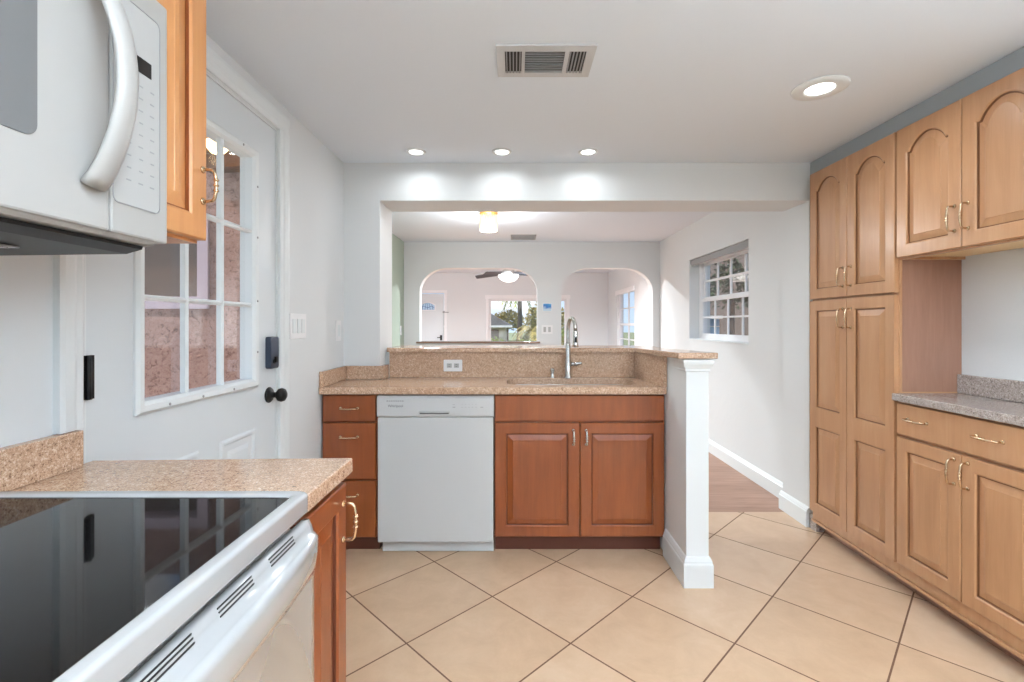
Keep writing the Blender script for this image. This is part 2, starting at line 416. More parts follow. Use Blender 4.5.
# arch wall
def arch(x0, x1, z0, z1, rx, rz, n=10):
    pts = [(x0, z0), (x1, z0)]
    for k in range(n+1):
        a = PI/2*k/n; pts.append((x1-rx+rx*math.cos(a), z1-rz+rz*math.sin(a)))
    for k in range(n+1):
        a = PI/2+PI/2*k/n; pts.append((x0+rx+rx*math.cos(a), z1-rz+rz*math.sin(a)))
    return pts
A1 = arch(-1.22, .284, .985, 1.925, .36, .30); A2 = arch(.592, 1.762, 0, 1.925, .36, .30)
outer = [(XLL-.1, 0), (.592, 0)] + [p for p in A2[2:]][::-1][0:] + [(1.762, 0), (XLR+.1, 0), (XLR+.1, 2.6), (XLL-.1, 2.6)]
struct('wall_arch', MB().prism('y', outer, YD, YD+.14, holes=[A1]), M_wall)
struct('trim_1', MB().box(-1.26, .32, YD-.03, YD+.17, .965, .985), M_gran_d, bevel=.004)
# living room
LW = (-.66, 1.30, .62, 1.84)      # far window opening
LD = (-2.68, -1.78, 0, 1.99)
struct('wall_living_far', MB().prism('y', [(XLL-.1,0),(LD[0],0),(LD[0],LD[3]),(LD[1],LD[3]),(LD[1],0),(XLR+.1,0),(XLR+.1,ZLV+.1),(XLL-.1,ZLV+.1)], YLV, YLV+.15,
       holes=[[(LW[0],LW[2]),(LW[1],LW[2]),(LW[1],LW[3]),(LW[0],LW[3])]]), M_wall)
RW = (9.35, 10.95, .55, 1.93)
struct('wall_living_right', MB().prism('x', [(YD+.14,0),(YLV,0),(YLV,ZLV),(YD+.14,ZLV)], XLR, XLR+.15, holes=[[(RW[0],RW[2]),(RW[1],RW[2]),(RW[1],RW[3]),(RW[0],RW[3])]]), M_wall)
struct('wall_living_left', MB().box(XLL-.1, XLL, YD+.14, YLV, 0, ZLV), M_wall)

# ---- half wall, column, trims
def zt(y): return 1.0625+(2.93-min(y, 2.93))*(.0165/.76)      # the raised bar dips very slightly to the back
TH = .0275
wbp = [(-.803,2.972),(.79,2.972),(.79,2.93),(.79,2.20),(.893,2.20),(.893,2.93),(.893,3.08),(-.803,3.08)]
wb = MB().loops([[(x, y, 0) for x, y in wbp], [(x, y, zt(y)-TH-.002) for x, y in wbp]])
for f_ in [f for f in wb.bm.faces if len(f.verts) > 4]:
    a_ = [v for v in f_.verts if abs(v.co.y-2.93) < 1e-4]; bmesh.utils.face_split(f_, a_[0], a_[1])
struct('wall_bar', wb, M_trim)
cap = MB()
cap.loops([[(.79-e,2.20-e,z),(.893+e,2.20-e,z),(.893+e,2.36,z),(.79-e,2.36,z)] for e, z in ((.0005,.990),(.006,.994),(.006,1.002),(.010,1.010),(.016,1.024),(.019,1.036),(.019,1.0465))])
struct('trim_2', cap, M_trim)
bb = MB()
def bprof(d, h): return [(0,0),(d,0),(d,h*.78),(d*.75,h*.82),(d*.75,h*.86),(d*.35,h*.97),(0,h)]
for e, z in ((0,0),): pass
lp = []
for d, z in ((.017,0),(.017,.105),(.013,.112),(.013,.118),(.006,.136),(.001,.140)):
    lp.append([(.80-d,2.20-d,z),(.90+d,2.20-d,z),(.90+d,3.07,z),(.80-d,3.07,z)])
lp2 = []
for d, z in ((.017,0),(.017,.105),(.013,.112),(.013,.118),(.006,.136),(.001,.140)):
    lp2.append([(.79-d,2.20-d,z),(.893+d,2.20-d,z),(.893+d,3.069,z),(.8931,3.069,z),(.8931,2.1999,z),(.7899,2.1999,z),(.7899,2.495,z),(.79-d,2.495,z)])
bb.loops(lp2)
struct('baseboard_bar', bb, M_trim)
def baseboard_x(name, xw, y0, y1, h, d=.018, sgn=-1):
    mb = MB(); mb.prism('y', [(xw+sgn*p[0], p[1]) for p in bprof(d, h)], y0, y1); return struct(name, mb, M_trim)
baseboard_x('baseboard_right', XD, YH1+.001, YD-.02, .115)
baseboard_x('baseboard_stub', XS, YH0-.0, YH1+.017, .118)
sb = MB(); sb.prism('x', [(YH1+p[0], p[1]) for p in bprof(.017, .118)], XS, XD); struct('baseboard_stub_end', sb, M_trim)
struct('baseboard_arch', MB().prism('x', [(YD-p[0], p[1]) for p in bprof(.017, .115)], XDL, .59), M_trim)
struct('trim_3', MB().box(1.757, 1.775, 1.515, YH0-.001, 2.083, ZC-.001), M_filler)   # board closing the gap over the wall cabinets
struct('trim_4', MB().box(1.752, 1.80, 2.775, 2.839, 0, .085), M_gran_g)

# ---- door 1 (half-lite door in the left wall)
d1 = sroot('door_1', (-1.06, 1.59, 0))
DX0, DX1 = -1.072, -1.026
DY0, DY1 = 1.137, 2.045
LY0, LY1, LZ0, LZ1 = 1.31, 1.865, .99, 1.866
m_ = MB(); m_.prism('x', [(DY0,.012),(DY1,.012),(DY1,2.036),(DY0,2.036)], DX0, DX1, holes=[[(LY0,LZ0),(LY1,LZ0),(LY1,LZ1),(LY0,LZ1)]])
m_.build('door_leaf', M_doorp, d1)
m_ = MB()
for (y0, y1) in ((1.31, 1.545), (1.655, 1.882)):
    W_, H_ = y1-y0, .60
    fx = lambda u, v, w_, y0=y0: (DX1+w_, y0+u, .20+v)
    def lp_(i, w_): return [fx(i, i, w_), fx(W_-i, i, w_), fx(W_-i, H_-i, w_), fx(i, H_-i, w_)]
    m_.loops([lp_(0, 0), lp_(.006, .007), lp_(.014, .007), lp_(.022, .001), lp_(.045, .001), lp_(.06, .006)])
m_.parts('raised_panel', M_doorp, d1)
m_ = MB()
def ring_x(mb, y0, y1, z0, z1, prof):  # prof: (inset, x)
    mb.loops([[(x, y0+i, z0+i), (x, y1-i, z0+i), (x, y1-i, z1-i), (x, y0+i, z1-i)] for i, x in prof], closed=True)
ring_x(m_, 1.282, 1.893, .962, 1.894, [(0, DX1), (0, DX1+.006), (.008, DX1+.014), (.024, DX1+.012), (.034, DX1+.002), (.034, DX0), (.028, DX0), (.028, DX1)])
lf = m_.build('lite_frame', M_trim, d1)
m_ = MB()
for k in (1, 2):
    y = 1.316+(1.859-1.316)*k/3; m_.prism('z', [(DX1-.02, y-.008), (DX1-.004, y-.008), (DX1+.002, y), (DX1-.004, y+.008), (DX1-.02, y+.008)], .996, 1.86)
    z = .996+(1.86-.996)*k/3; m_.prism('y', [(DX1-.02, z-.008), (DX1-.004, z-.008), (DX1+.0015, z), (DX1-.004, z+.008), (DX1-.02, z+.008)], 1.316, 1.859)
m_.build('muntin_grid', M_trim, d1)
MB().box(-1.052, -1.048, 1.312, 1.863, .992, 1.864).build('glass_pane', M_glass, d1)
m_ = MB()
for y, z in ((1.40,.975),(1.55,.975),(1.72,.975),(1.878,1.1),(1.878,1.30),(1.878,1.55),(1.878,1.75),(1.78,1.88)): m_.lathe([(.0045,.0),(.0045,.0025),(.002,.003)], (DX1+.0118, y, z), 'x', 8)
m_.parts('frame_screw', M_grey, lf)
m_ = MB()
for z0 in (1.03, .25, 1.80):
    m_.box(-1.0255, -1.0165, 1.119, 1.153, z0, z0+.105); m_.lathe([(.006,0),(.006,.105)], (-1.013, 1.134, z0), 'z', 10)
m_.build('hinge', M_black, d1)
m_ = MB(); m_.prism('x', rrect(1.958, 2.026, 1.025, 1.157, .010), DX1, DX1+.024); kp = m_.build('deadbolt_lock', M_keypad, d1, bevel=.003)
m_ = MB(); m_.lathe([(.010,0),(.010,.004)], (DX1+.0242, 1.985, 1.055), 'x', 14); m_.prism('x', rrect(1.979, 1.991, 1.05, 1.075, .004), DX1+.028, DX1+.036); m_.build('thumb_turn', M_black, kp)
m_ = MB(); m_.lathe([(.0,0),(.032,0),(.033,.004),(.028,.010),(.012,.013),(.011,.03),(.016,.036),(.026,.044),(.0285,.055),(.025,.066),(.014,.073),(.0,.075)], (DX1, 1.985, .915), 'x', 28)
m_.build('door_knob', M_black, d1, smooth=True)
# jamb + casing
jb = MB(); jb.box(XL-.12, XL-.001, 1.1305, 1.1355, 0, 2.044); jb.box(XL-.12, XL-.001, 2.0465, 2.0515, 0, 2.044); jb.box(XL-.12, XL-.001, 1.1355, 2.0465, 2.0375, 2.044)
jb.box(XL-.12, DX0, 1.1355, 1.15, 0.0, 2.04); jb.box(XL-.12, DX0, 2.032, 2.0465, 0.0, 2.04)
struct('trim_5', jb, M_trim)
cs = MB()
def casing_bar(y0, y1, z0, z1, inner):      # vertical bars with a stepped profile
    s_ = 1 if inner == 1 else -1
    yi, yo = (y1, y0) if inner == 1 else (y0, y1)
    pr = [(XL, yi), (XL+.009, yi), (XL+.012, yi-s_*.006), (XL+.012, yi-s_*.02), (XL+.016, yi-s_*.03), (XL+.018, yo+s_*.012), (XL+.016, yo), (XL, yo)]
    cs.prism('z', pr, z0, z1)
casing_bar(1.052, 1.118, .967, 2.05, 1); casing_bar(2.054, 2.124, 0, 2.05, 2)
zi = 2.05
cs.prism('y', [(XL, zi), (XL+.009, zi), (XL+.012, zi+.006), (XL+.012, zi+.02), (XL+.016, zi+.03), (XL+.018, zi+.058), (XL+.016, zi+.07), (XL, zi+.07)], 1.052, 2.124)
struct('trim_6', cs, M_trim)

# ------------------------------------------------------------------ windows
w1 = sroot('window_1', (1.95, 4.42, WZ0))
XW = 1.955
m_ = MB(); frame_x(m_, WY0+.002, WY1-.002, WZ0+.002, WZ1-.002, .035, XW, XW+.07); m_.build('window_frame', M_vinyl, w1)
zm = 1.46
m_ = MB(); frame_x(m_, WY0+.037, WY1-.037, zm, WZ1-.037, .03, XW+.035, XW+.06)
ya, yb = WY0+.067, WY1-.067
for k in (1, 2, 3): y = ya+(yb-ya)*k/4; m_.box(XW+.04, XW+.055, y-.011, y+.011, zm+.03, WZ1-.067)
z = (zm+.03+WZ1-.067)/2; m_.box(XW+.041, XW+.054, ya, yb, z-.011, z+.011); m_.build('upper_sash', M_vinyl, w1)
m_ = MB(); frame_x(m_, WY0+.037, WY1-.037, WZ0+.037, zm+.012, .03, XW+.008, XW+.033)
for k in (1, 2, 3): y = ya+(yb-ya)*k/4; m_.box(XW+.014, XW+.028, y-.008, y+.008, WZ0+.067, zm-.018)
z = (zm-.018+WZ0+.067)/2; m_.box(XW+.015, XW+.027, ya, yb, z-.008, z+.008); m_.build('lower_sash', M_vinyl, w1)
m_ = MB(); m_.box(XW+.046, XW+.049, ya, yb, zm+.03, WZ1-.067); m_.box(XW+.019, XW+.022, ya, yb, WZ0+.067, zm-.018); m_.build('glass_pane', M_glass, w1)
m_ = MB(); m_.box(XD-.006, XW-.001, WY0+.001, WY1-.001, WZ0+.001, WZ0+.012); m_.build('window_sill', M_trim, w1, bevel=.002)
bl = thing('roller_blind', 'grey roller blind wound up at the top of the dining window', 'blind', (XD+.05, 4.42, WZ1-.07))
MB().box(XD+.012, XD+.02, WY0+.012, WY1-.012, WZ1-.062, WZ1-.003).build('valance', M_grey, bl)
m_ = MB(); m_.tube([(XD+.045, WY0+.014, WZ1-.034), (XD+.045, WY1-.014, WZ1-.034)], .021, 16); m_.build('roll', M_vinyl, bl, smooth=True)

w2 = sroot('window_2', (.32, YLV+.05, LW[2]))
m_ = MB(); frame_y(m_, LW[0]+.002, LW[1]-.002, LW[2]+.002, LW[3]-.002, .05, YLV+.03, YLV+.10); m_.build('window_frame', M_vinyl, w2)
MB().box(LW[0]+.05, LW[1]-.05, YLV+.06, YLV+.064, LW[2]+.05, LW[3]-.05).build('glass_pane', M_glass, w2)
m_ = MB(); m_.box(LW[0]-.07, LW[0], YLV-.02, YLV-.001, LW[2]-.07, LW[3]+.07); m_.box(LW[1], LW[1]+.07, YLV-.02, YLV-.001, LW[2]-.07, LW[3]+.07)
m_.box(LW[0]-.09, LW[1]+.09, YLV-.03, YLV-.0215, LW[3]+.0, LW[3]+.10); m_.box(LW[0]-.07, LW[1]+.07, YLV-.021, YLV-.001, LW[2]-.07, LW[2]); m_.build('window_casing', M_vinyl, w2)
w3 = sroot('window_3', (XLR+.05, 10.15, RW[2]))
m_ = MB(); frame_x(m_, RW[0]+.002, RW[1]-.002, RW[2]+.002, RW[3]-.002, .045, XLR+.05, XLR+.12); m_.build('window_frame', M_vinyl, w3)
m_ = MB(); zz = 1.2; m_.box(XLR+.06, XLR+.11, RW[0]+.047, RW[1]-.047, zz-.025, zz+.025)
ym = (RW[0]+RW[1])/2; m_.box(XLR+.07, XLR+.10, ym-.02, ym+.02, RW[2]+.047, RW[3]-.047)
for z in (.88, 1.55): m_.box(XLR+.07, XLR+.09, RW[0]+.047, RW[1]-.047, z-.012, z+.012)
m_.build('sash', M_vinyl, w3)
MB().box(XLR+.078, XLR+.081, RW[0]+.05, RW[1]-.05, RW[2]+.05, RW[3]-.05).build('glass_pane', M_glass, w3)
m_ = MB(); m_.box(XLR-.03, XLR-.001, RW[0]-.04, RW[1]+.04, RW[3]-.07, RW[3]+.03); m_.build('window_casing', M_vinyl, w3)

# front door of the living room
d3 = sroot('door_3', (-2.23, YLV+.05, 0))
m_ = MB(); m_.box(LD[0]+.02, LD[1]-.02, YLV+.02, YLV+.07, .01, LD[3]-.02); m_.build('door_leaf', M_doorp, d3)
m_ = MB(); m_.box(LD[0]-.07, LD[0], YLV-.02, YLV-.001, 0, LD[3]+.07); m_.box(LD[1], LD[1]+.07, YLV-.02, YLV-.001, 0, LD[3]+.07); m_.box(LD[0], LD[1], YLV-.02, YLV-.001, LD[3], LD[3]+.07); m_.build('door_casing', M_vinyl, d3)
# fan shaped leaded light near the top of the door
fx0, fx1 = -2.40, -2.0
def fan_pts(i): return [(fx0+i, 1.54+i), (fx1-i, 1.54+i)] + [(fx1-i-(fx1-fx0-2*i)*k/12, 1.70-i+.07*math.sin(PI*k/12)) for k in range(13)]
m_ = MB(); m_.prism('y', fan_pts(0), YLV+.006, YLV+.019, holes=[fan_pts(.025)]); m_.build('fanlight_frame', M_vinyl, d3)
m_ = MB(); m_.prism('y', fan_pts(.025), YLV+.012, YLV+.0185); fg = m_.build('leaded_glass', mat('leaded_glass', rgb(180, 214, 240), .2), d3)
m_ = MB()
for k in range(1, 6): x = fx0+.4*k/6; m_.tube([(x, YLV+.010, 1.57), (x+.03*math.sin(k), YLV+.010, 1.72)], .006, 6)
m_.tube([(fx0+.03, YLV+.010, 1.62), (-2.3, YLV+.01, 1.66), (-2.2, YLV+.01, 1.62), (-2.1, YLV+.01, 1.66), (fx1-.03, YLV+.010, 1.62)], .007, 6)
m_.parts('lead_strip', mat('blue_grey_lead', rgb(70, 100, 160), .4), fg)
m_ = MB(); m_.box(-1.885, -1.835, YLV-.005, YLV+.019, .80, .93); m_.tube([(-1.86, YLV-.006, .87), (-1.86, YLV-.05, .87), (-1.95, YLV-.05, .87)], .01, 8); m_.build('door_handle', M_black, d3)
m_ = MB(); m_.tube([(-1.79, YLV-.02, 1.51), (-1.79, YLV-.06, 1.51), (-1.66, YLV-.06, 1.50)], .011, 8); m_.lathe([(.03, -.025), (.03, 0)], (-1.79, YLV-.0, 1.51), 'y', 12); m_.build('door_guard', M_grey, d3)

# ------------------------------------------------------------------ cabinets, right wall
def F_right(y0, z0, x=1.73): return lambda u, v, w_: (x-w_, y0+u, z0+v)
XC = 1.73
pn = thing('pantry_cabinet', 'tall honey maple pantry cabinet with arched upper doors beside the dining opening', 'cabinet', (1.87, 2.457, 0))
m_ = MB(); m_.box(XC, XR-.001, 2.146, 2.772, .085, 2.08); m_.build('cabinet_body', M_maple, pn, bevel=.001)
MB().box(XC+.07, XR-.01, 2.148, 2.770, 0, .0845).build('toe_kick', M_lam, pn)
MB().box(XC-.008, XC+.012, 2.146, 2.772, .068, .084).build('toe_moulding', M_maple, pn, bevel=.003)
# near side panel in plain laminate
MB().box(XC+.012, XR-.002, 2.1445, 2.1458, .905, 1.50).build('side_panel', M_lam, pn)
for i, (y0, y1) in enumerate(((2.152, 2.458), (2.462, 2.768))):
    m_ = MB(); m_.panel(y1-y0, 2.075-1.352, .02, F_right(y0, 1.352), fw=.052, arch=.055); dd = m_.build('upper_door', M_maple, pn)
    yh = 2.458-.028 if i == 0 else 2.462+.028
    pull(lambda u, w_: (XC-.02-w_, yh, 1.455+u), dd, M_brass)
    m_ = MB(); F_ = F_right(y0, .136); m_.panel(y1-y0, .545, .02, F_, fw=.052, ch=.0); m_.panel(y1-y0, .66, .02, F_, fw=.052, ch=0, v0=.545); dd = m_.build('lower_door', M_maple, pn)
    pull(lambda u, w_: (XC-.02-w_, yh, 1.24+u), dd, M_brass)
uc = thing('wall_cabinet', 'honey maple wall cabinet with two arched doors above the grey counter', 'cabinet', (1.87, 1.828, 1.50))
MB().box(XC, XR-.001, 1.515, 2.144, 1.515, 2.08).build('cabinet_body', M_maple, uc, bevel=.001)
MB().box(XC+.02, XR-.002, 1.516, 2.143, 1.511, 1.5148).build('underside', M_under, uc)
m_ = MB(); m_.box(XC, XC+.019, 1.515, 2.144, 1.498, 1.5145); m_.box(XC+.02, XR-.002, 2.126, 2.1435, 1.498, 1.5105); m_.build('light_rail', M_maple, uc)
for i, (y0, y1) in enumerate(((1.518, 1.827), (1.831, 2.140))):
    m_ = MB(); m_.panel(y1-y0, 2.075-1.505, .02, F_right(y0, 1.505), fw=.052, arch=.06); dd = m_.build('door', M_maple, uc)
    yh = 1.827-.026 if i == 0 else 1.831+.026
    pull(lambda u, w_: (XC-.02-w_, yh, 1.62+u), dd, M_brass)
bc = thing('base_cabinet', 'honey maple base cabinet with a wide drawer under the grey granite counter', 'cabinet', (1.87, 1.83, 0))
MB().box(XC, XR-.001, 1.515, 2.144, .085, .866).build('cabinet_body', M_maple, bc, bevel=.001)
MB().box(XC+.07, XR-.01, 1.517, 2.142, 0, .0845).build('toe_kick', M_lam, bc)
MB().box(XC-.008, XC+.012, 1.515, 2.1445, .068, .084).build('toe_moulding', M_maple, bc, bevel=.003)
for i, (y0, y1) in enumerate(((1.520, 1.828), (1.832, 2.140))):
    m_ = MB(); m_.panel(y1-y0, .565, .02, F_right(y0, .142), fw=.052); dd = m_.build('door', M_maple, bc)
    yh = 1.828-.026 if i == 0 else 1.832+.026
    pull(lambda u, w_: (XC-.02-w_, yh, .635+u), dd, M_brass)
m_ = MB(); m_.slab(2.140-1.520, .139, .02, F_right(1.520, .719)); dw_ = m_.build('drawer', M_maple, bc)
for yc in (2.03, 1.72): pull(lambda u, w_: (XC-.02-w_, yc+u, .795), dw_, M_brass)
ct = thing('countertop', 'grey granite countertop on the right wall base cabinet', 'countertop', (1.85, 1.83, .867))
MB().box(1.692, XR-.001, 1.50, 2.1435, .8675, .90).build('slab', M_gran_g, ct, bevel=.003)
MB().box(XR-.024, XR-.001, 1.50, 2.1435, .9005, .985).build('backsplash', M_gran_g, ct, bevel=.002)

# ------------------------------------------------------------------ peninsula
YF = 2.52      # carcass front; door faces stand at 2.50
F_front = lambda x0, z0: (lambda u, v, w_: (x0+u, YF-w_, z0+v))
dc = thing('drawer_cabinet', 'narrow maple cabinet of three drawers left of the dishwasher', 'cabinet', (-.87, 2.7, 0))
MB().box(-1.016, -.724, YF, 2.815, .085, .842).build('cabinet_body', M_maple_shade, dc)
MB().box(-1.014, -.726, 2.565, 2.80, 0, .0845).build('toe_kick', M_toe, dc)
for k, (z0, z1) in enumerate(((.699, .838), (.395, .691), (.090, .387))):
    m_ = MB(); m_.slab(.280, z1-z0, .02, F_front(-1.010, z0)); dd = m_.build('drawer', M_maple_shade, dc)
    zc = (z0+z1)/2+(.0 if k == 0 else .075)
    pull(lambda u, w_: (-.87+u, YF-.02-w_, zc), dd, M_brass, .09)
sk = thing('sink_cabinet', 'maple sink cabinet with two raised panel doors', 'cabinet', (.34, 2.7, 0))
m_ = MB(); m_.box(-.108, .786, YF, YF+.02, .085, .842); m_.box(-.108, -.088, YF+.02, 2.945, .085, .842); m_.box(.766, .786, YF+.02, 2.945, .085, .842); m_.box(-.088, .766, YF+.02, 2.945, .085, .10); m_.build('cabinet_body', M_maple_shade, sk)
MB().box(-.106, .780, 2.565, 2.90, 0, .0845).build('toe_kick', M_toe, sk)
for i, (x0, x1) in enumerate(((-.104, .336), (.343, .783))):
    m_ = MB(); m_.panel(x1-x0, .597, .02, F_front(x0, .095), fw=.055); dd = m_.build('door', M_maple_shade, sk)
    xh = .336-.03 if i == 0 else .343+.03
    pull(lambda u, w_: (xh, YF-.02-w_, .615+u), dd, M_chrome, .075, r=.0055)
m_ = MB(); m_.slab(.887, .137, .02, F_front(-.104, .700)); m_.build('false_front', M_maple_shade, sk)

# dishwasher
dwt = thing('dishwasher', 'white dishwasher between the drawer and sink cabinets', 'dishwasher', (-.416, 2.7, 0))
MB().box(-.716, -.114, 2.53, 2.81, .068, .838).build('tub', M_white, dwt)
MB().box(-.718, -.113, 2.490, 2.529, .068, .722).build('door', M_white, dwt, bevel=.006)
m_ = MB(); m_.prism('x', [(2.529,.724),(2.492,.724),(2.482,.732),(2.482,.822),(2.492,.836),(2.529,.838)], -.720, -.110)
cp = m_.build('control_panel', M_white, dwt, bevel=.003)
m_ = MB(); m_.prism('y', rrect(-.500, -.338, .744, .756, .005), 2.474, 2.4815); m_.build('latch_handle', M_panelw, cp)
m_ = MB(); m_.box(-.494, -.344, 2.4722, 2.4738, .7445, .7485); m_.build('grip_recess', M_dark, cp)
m_ = MB()
for k, x in enumerate((-.275, -.257, -.239, -.221, -.203)):
    m_.box(x-.003, x+.003, 2.4805, 2.4818, .792, .7935); m_.box(x-.005, x+.005, 2.4805, 2.4818, .776, .7775)
m_.box(-.325, -.310, 2.4805, 2.4818, .775, .779); m_.box(-.180, -.165, 2.4805, 2.4818, .775, .779); m_.box(-.325, -.313, 2.4805, 2.4818, .79, .792)
m_.parts('cycle_marking', M_grey, cp)
m_ = MB()
for k in range(8): m_.box(-.668+k*.0115, -.660+k*.0115, 2.4812, 2.4822, .808, .8105)
m_.parts('vent_slot', M_dark, cp)
text('lettering', 'Whirlpool', .019, mat('dark_grey_print', rgb(90, 92, 95), .5), cp, Matrix.Translation((-.622, 2.4817, .783)) @ Matrix.Rotation(PI/2, 4, 'X'))
MB().box(-.703, -.114, 2.535, 2.5475, .004, .0675).build('kick_plate', M_white, dwt)
m_ = MB()
for x in (-.65, -.18): m_.lathe([(.012,0),(.012,.0675)], (x, 2.68, 0), 'z', 10)
m_.parts('levelling_foot', M_black, dwt)

# countertop with sink cut-out
hole = rrect(-.045, .675, 2.575, 2.885, .09, 8)
cto = thing('countertop', 'tan granite countertop of the peninsula with an undermount sink', 'countertop', (-.1, 2.7, .845))
m_ = MB()
m_.prism('z', [(-1.016,2.470),(.786,2.470),(.745,2.962),(-.79,2.962),(-.79,2.812),(-1.016,2.812)], .845, .881, holes=[hole])
m_.build('slab', M_gran, cto, bevel=.002)
m_ = MB(); m_.box(-1.018, -.998, 2.478, 2.838, .8815, .962); m_.box(-.997, -.778, 2.815, 2.8385, .8815, .962); m_.box(-.803, -.778, 2.839, 2.945, .8815, .962); m_.build('low_backsplash', M_gran, cto, bevel=.002)
MB().box(-.777, .735, 2.950, 2.970, .8815, 1.0342).build('tall_backsplash', M_gran, cto, bevel=.001)
sbp = [(.769,2.475),(.7895,2.475),(.7895,2.970),(.736,2.970)]; m_ = MB(); m_.loops([[(x, y, .8815) for x, y in sbp], [(x, y, zt(y)-TH-.002) for x, y in sbp]]); m_.build('side_backsplash', M_gran, cto, bevel=.001)
bt = MB()
# L-shaped raised bar top
th = TH
po = [(-.777,2.93),(.735,2.93),(.743,2.170),(.925,2.170),(.925,2.93),(.925,3.28),(-.80,3.28),(-.80,2.972),(-.777,2.972)]
bt.loops([[(x, y, zt(y)-th) for x, y in po], [(x, y, zt(y)) for x, y in po]])
for f_ in [f for f in bt.bm.faces if len(f.verts) > 4]:      # crease where the return meets the back run
    a_ = [v for v in f_.verts if abs(v.co.y-2.93) < 1e-4 and v.co.x > .7]; a_.sort(key=lambda v: v.co.x)
    bmesh.utils.face_split(f_, a_[0], a_[-1])
tag(bt.build('bar_top', M_gran, None, bevel=.004, loc=(0, 3.1, 1.03)), 'raised tan granite bar top capping the half wall', 'countertop')

# sink
sn = thing('sink', 'stainless steel undermount sink set in the peninsula counter', 'sink', (.315, 2.73, .66))
def rl(i, z): return [(x, y, z) for x, y in rrect(-.045+i, .675-i, 2.575+i, 2.885-i, .09-i*.5, 8)]
m_ = MB(); m_.loops([rl(-.012, .8445), rl(-.0, .8445), rl(.002, .80), rl(.012, .70), rl(.04, .683), rl(.04, .681), rl(.009, .697), rl(-.003, .80), rl(-.012, .8425)], cap0=False, cap1=False)
m_.prism('z', [(p[0], p[1]) for p in rl(.04, 0)], .681, .683)
m_.build('basin', M_steel, sn, smooth=True)
m_ = MB(); m_.lathe([(.045,0),(.045,.003),(.03,.001)], (.315, 2.73, .683), 'z', 20); m_.build('drain', M_chrome, sn)

# faucet
fc = thing('faucet', 'tall gooseneck pull-down kitchen faucet behind the sink', 'faucet', (.322, 2.895, .881))
m_ = MB(); m_.lathe([(.0,0),(.027,0),(.027,.006),(.020,.012),(.021,.10),(.018,.13),(.0155,.20),(.0145,.215),(0,.216)], (.322, 2.895, .8815), 'z', 20); m_.build('faucet_body', M_chrome, fc, smooth=True)
pts = [(.322, 2.895, 1.09)]+[(.322, 2.895, 1.09+.01*k) for k in range(1, 9)]
ax, ay = .036, -.07
for k in range(1, 13):
    a = PI*k/12; pts.append((.322+ax*.5*(1-math.cos(a)), 2.895+ay*.5*(1-math.cos(a)), 1.17+.075*math.sin(a)))
m_ = MB(); m_.tube(pts, .0115, 12); m_.build('spout', M_chrome, fc, smooth=True)
ex, ey = .322+ax, 2.895+ay
m_ = MB(); m_.lathe([(.0115,1.17),(.0135,1.165),(.0135,1.12),(.017,1.09),(.019,1.075),(.012,1.073)], (ex, ey, 0), 'z', 16); sp = m_.build('spray_head', M_chrome, fc, smooth=True)
m_ = MB(); m_.box(ex-.006, ex+.006, ey-.0205, ey-.012, 1.10, 1.135); m_.build('spray_button', M_black, sp, bevel=.002)
m_ = MB(); m_.tube([(.338, 2.895, .967), (.365, 2.895, .967)], .0115, 12); m_.tube([(.365, 2.895, .967), (.385, 2.913, .969), (.405, 2.90, .972)], [.0115, .009, .007], 12); m_.build('lever_handle', M_chrome, fc, smooth=True)
so = thing('soap_dispenser', 'short brushed soap dispenser left of the faucet', 'soap dispenser', (.228, 2.91, .881))
m_ = MB(); m_.lathe([(0,0),(.018,0),(.018,.004),(.012,.008),(.011,.038),(.013,.042),(.013,.058),(.004,.062),(0,.062)], (.228, 2.91, .8815), 'z', 18); m_.build('dispenser_body', M_chrome, so, smooth=True)
m_ = MB(); m_.tube([(.228, 2.91, .938), (.228, 2.88, .940), (.228, 2.862, .932)], .005, 8); m_.build('nozzle', M_chrome, so, smooth=True)

# outlets and switches
def plate_y(label, xc, zc, W_, H_, y, name='outlet', cat='outlet', horiz=True):
    t = thing(name, label, cat, (xc, y, zc)); MB().prism('y', rrect(xc-W_/2, xc+W_/2, zc-H_/2, zc+H_/2, .004, 3), y-.006, y-.0005).build('cover_plate', M_vinyl, t, bevel=.0015)
    m_ = MB()
    for s_ in (-1, 1):
        if horiz: m_.box(xc+s_*.022-.015, xc+s_*.022+.015, y-.0075, y-.0062, zc-.013, zc+.013)
        else: m_.box(xc-.013, xc+.013, y-.0075, y-.0062, zc+s_*.022-.015, zc+s_*.022+.015)
    ins = m_.build('socket', M_panelw, t)
    m_ = MB()
    for s_ in (-1, 1):
        for q in (-1, 1): m_.box(xc+s_*.022-.005, xc+s_*.022+.005, y-.0081, y-.0076, zc+q*.0055-.001, zc+q*.0055+.001)
    m_.parts('socket_slot', M_dark, ins); return t
plate_y('white horizontal outlet plate on the tall granite backsplash', (453-515)*2.95/477, H-(365.5-324)*2.95/477, .115, .072, 2.95)
def plate_x(name, label, cat, yc, zc, Wy, H_, x, n, sgn=1, paddle=True):
    t = thing(name, label, cat, (x, yc, zc)); MB().prism('x', rrect(yc-Wy/2, yc+Wy/2, zc-H_/2, zc+H_/2, .004, 3), x+sgn*.0005, x+sgn*.006).build('cover_plate', M_vinyl, t, bevel=.0015)
    for k in range(n):
        y = yc+(k-(n-1)/2)*.046; m_ = MB(); m_.box(min(x+sgn*.0062, x+sgn*.0095), max(x+sgn*.0062, x+sgn*.0095), y-.016, y+.016, zc-.033, zc+.033); m_.build('rocker' if paddle else 'socket', M_trim, t, bevel=.001)
    return t
plate_x('light_switch', 'white triple switch plate beside the half glazed door', 'light switch', 2.235, 1.20, .165, .117, XL, 3)
plate_x('light_switch', 'white single wall plate on the left wall near the granite corner', 'light switch', 2.745, 1.172, .072, .117, XL, 1)
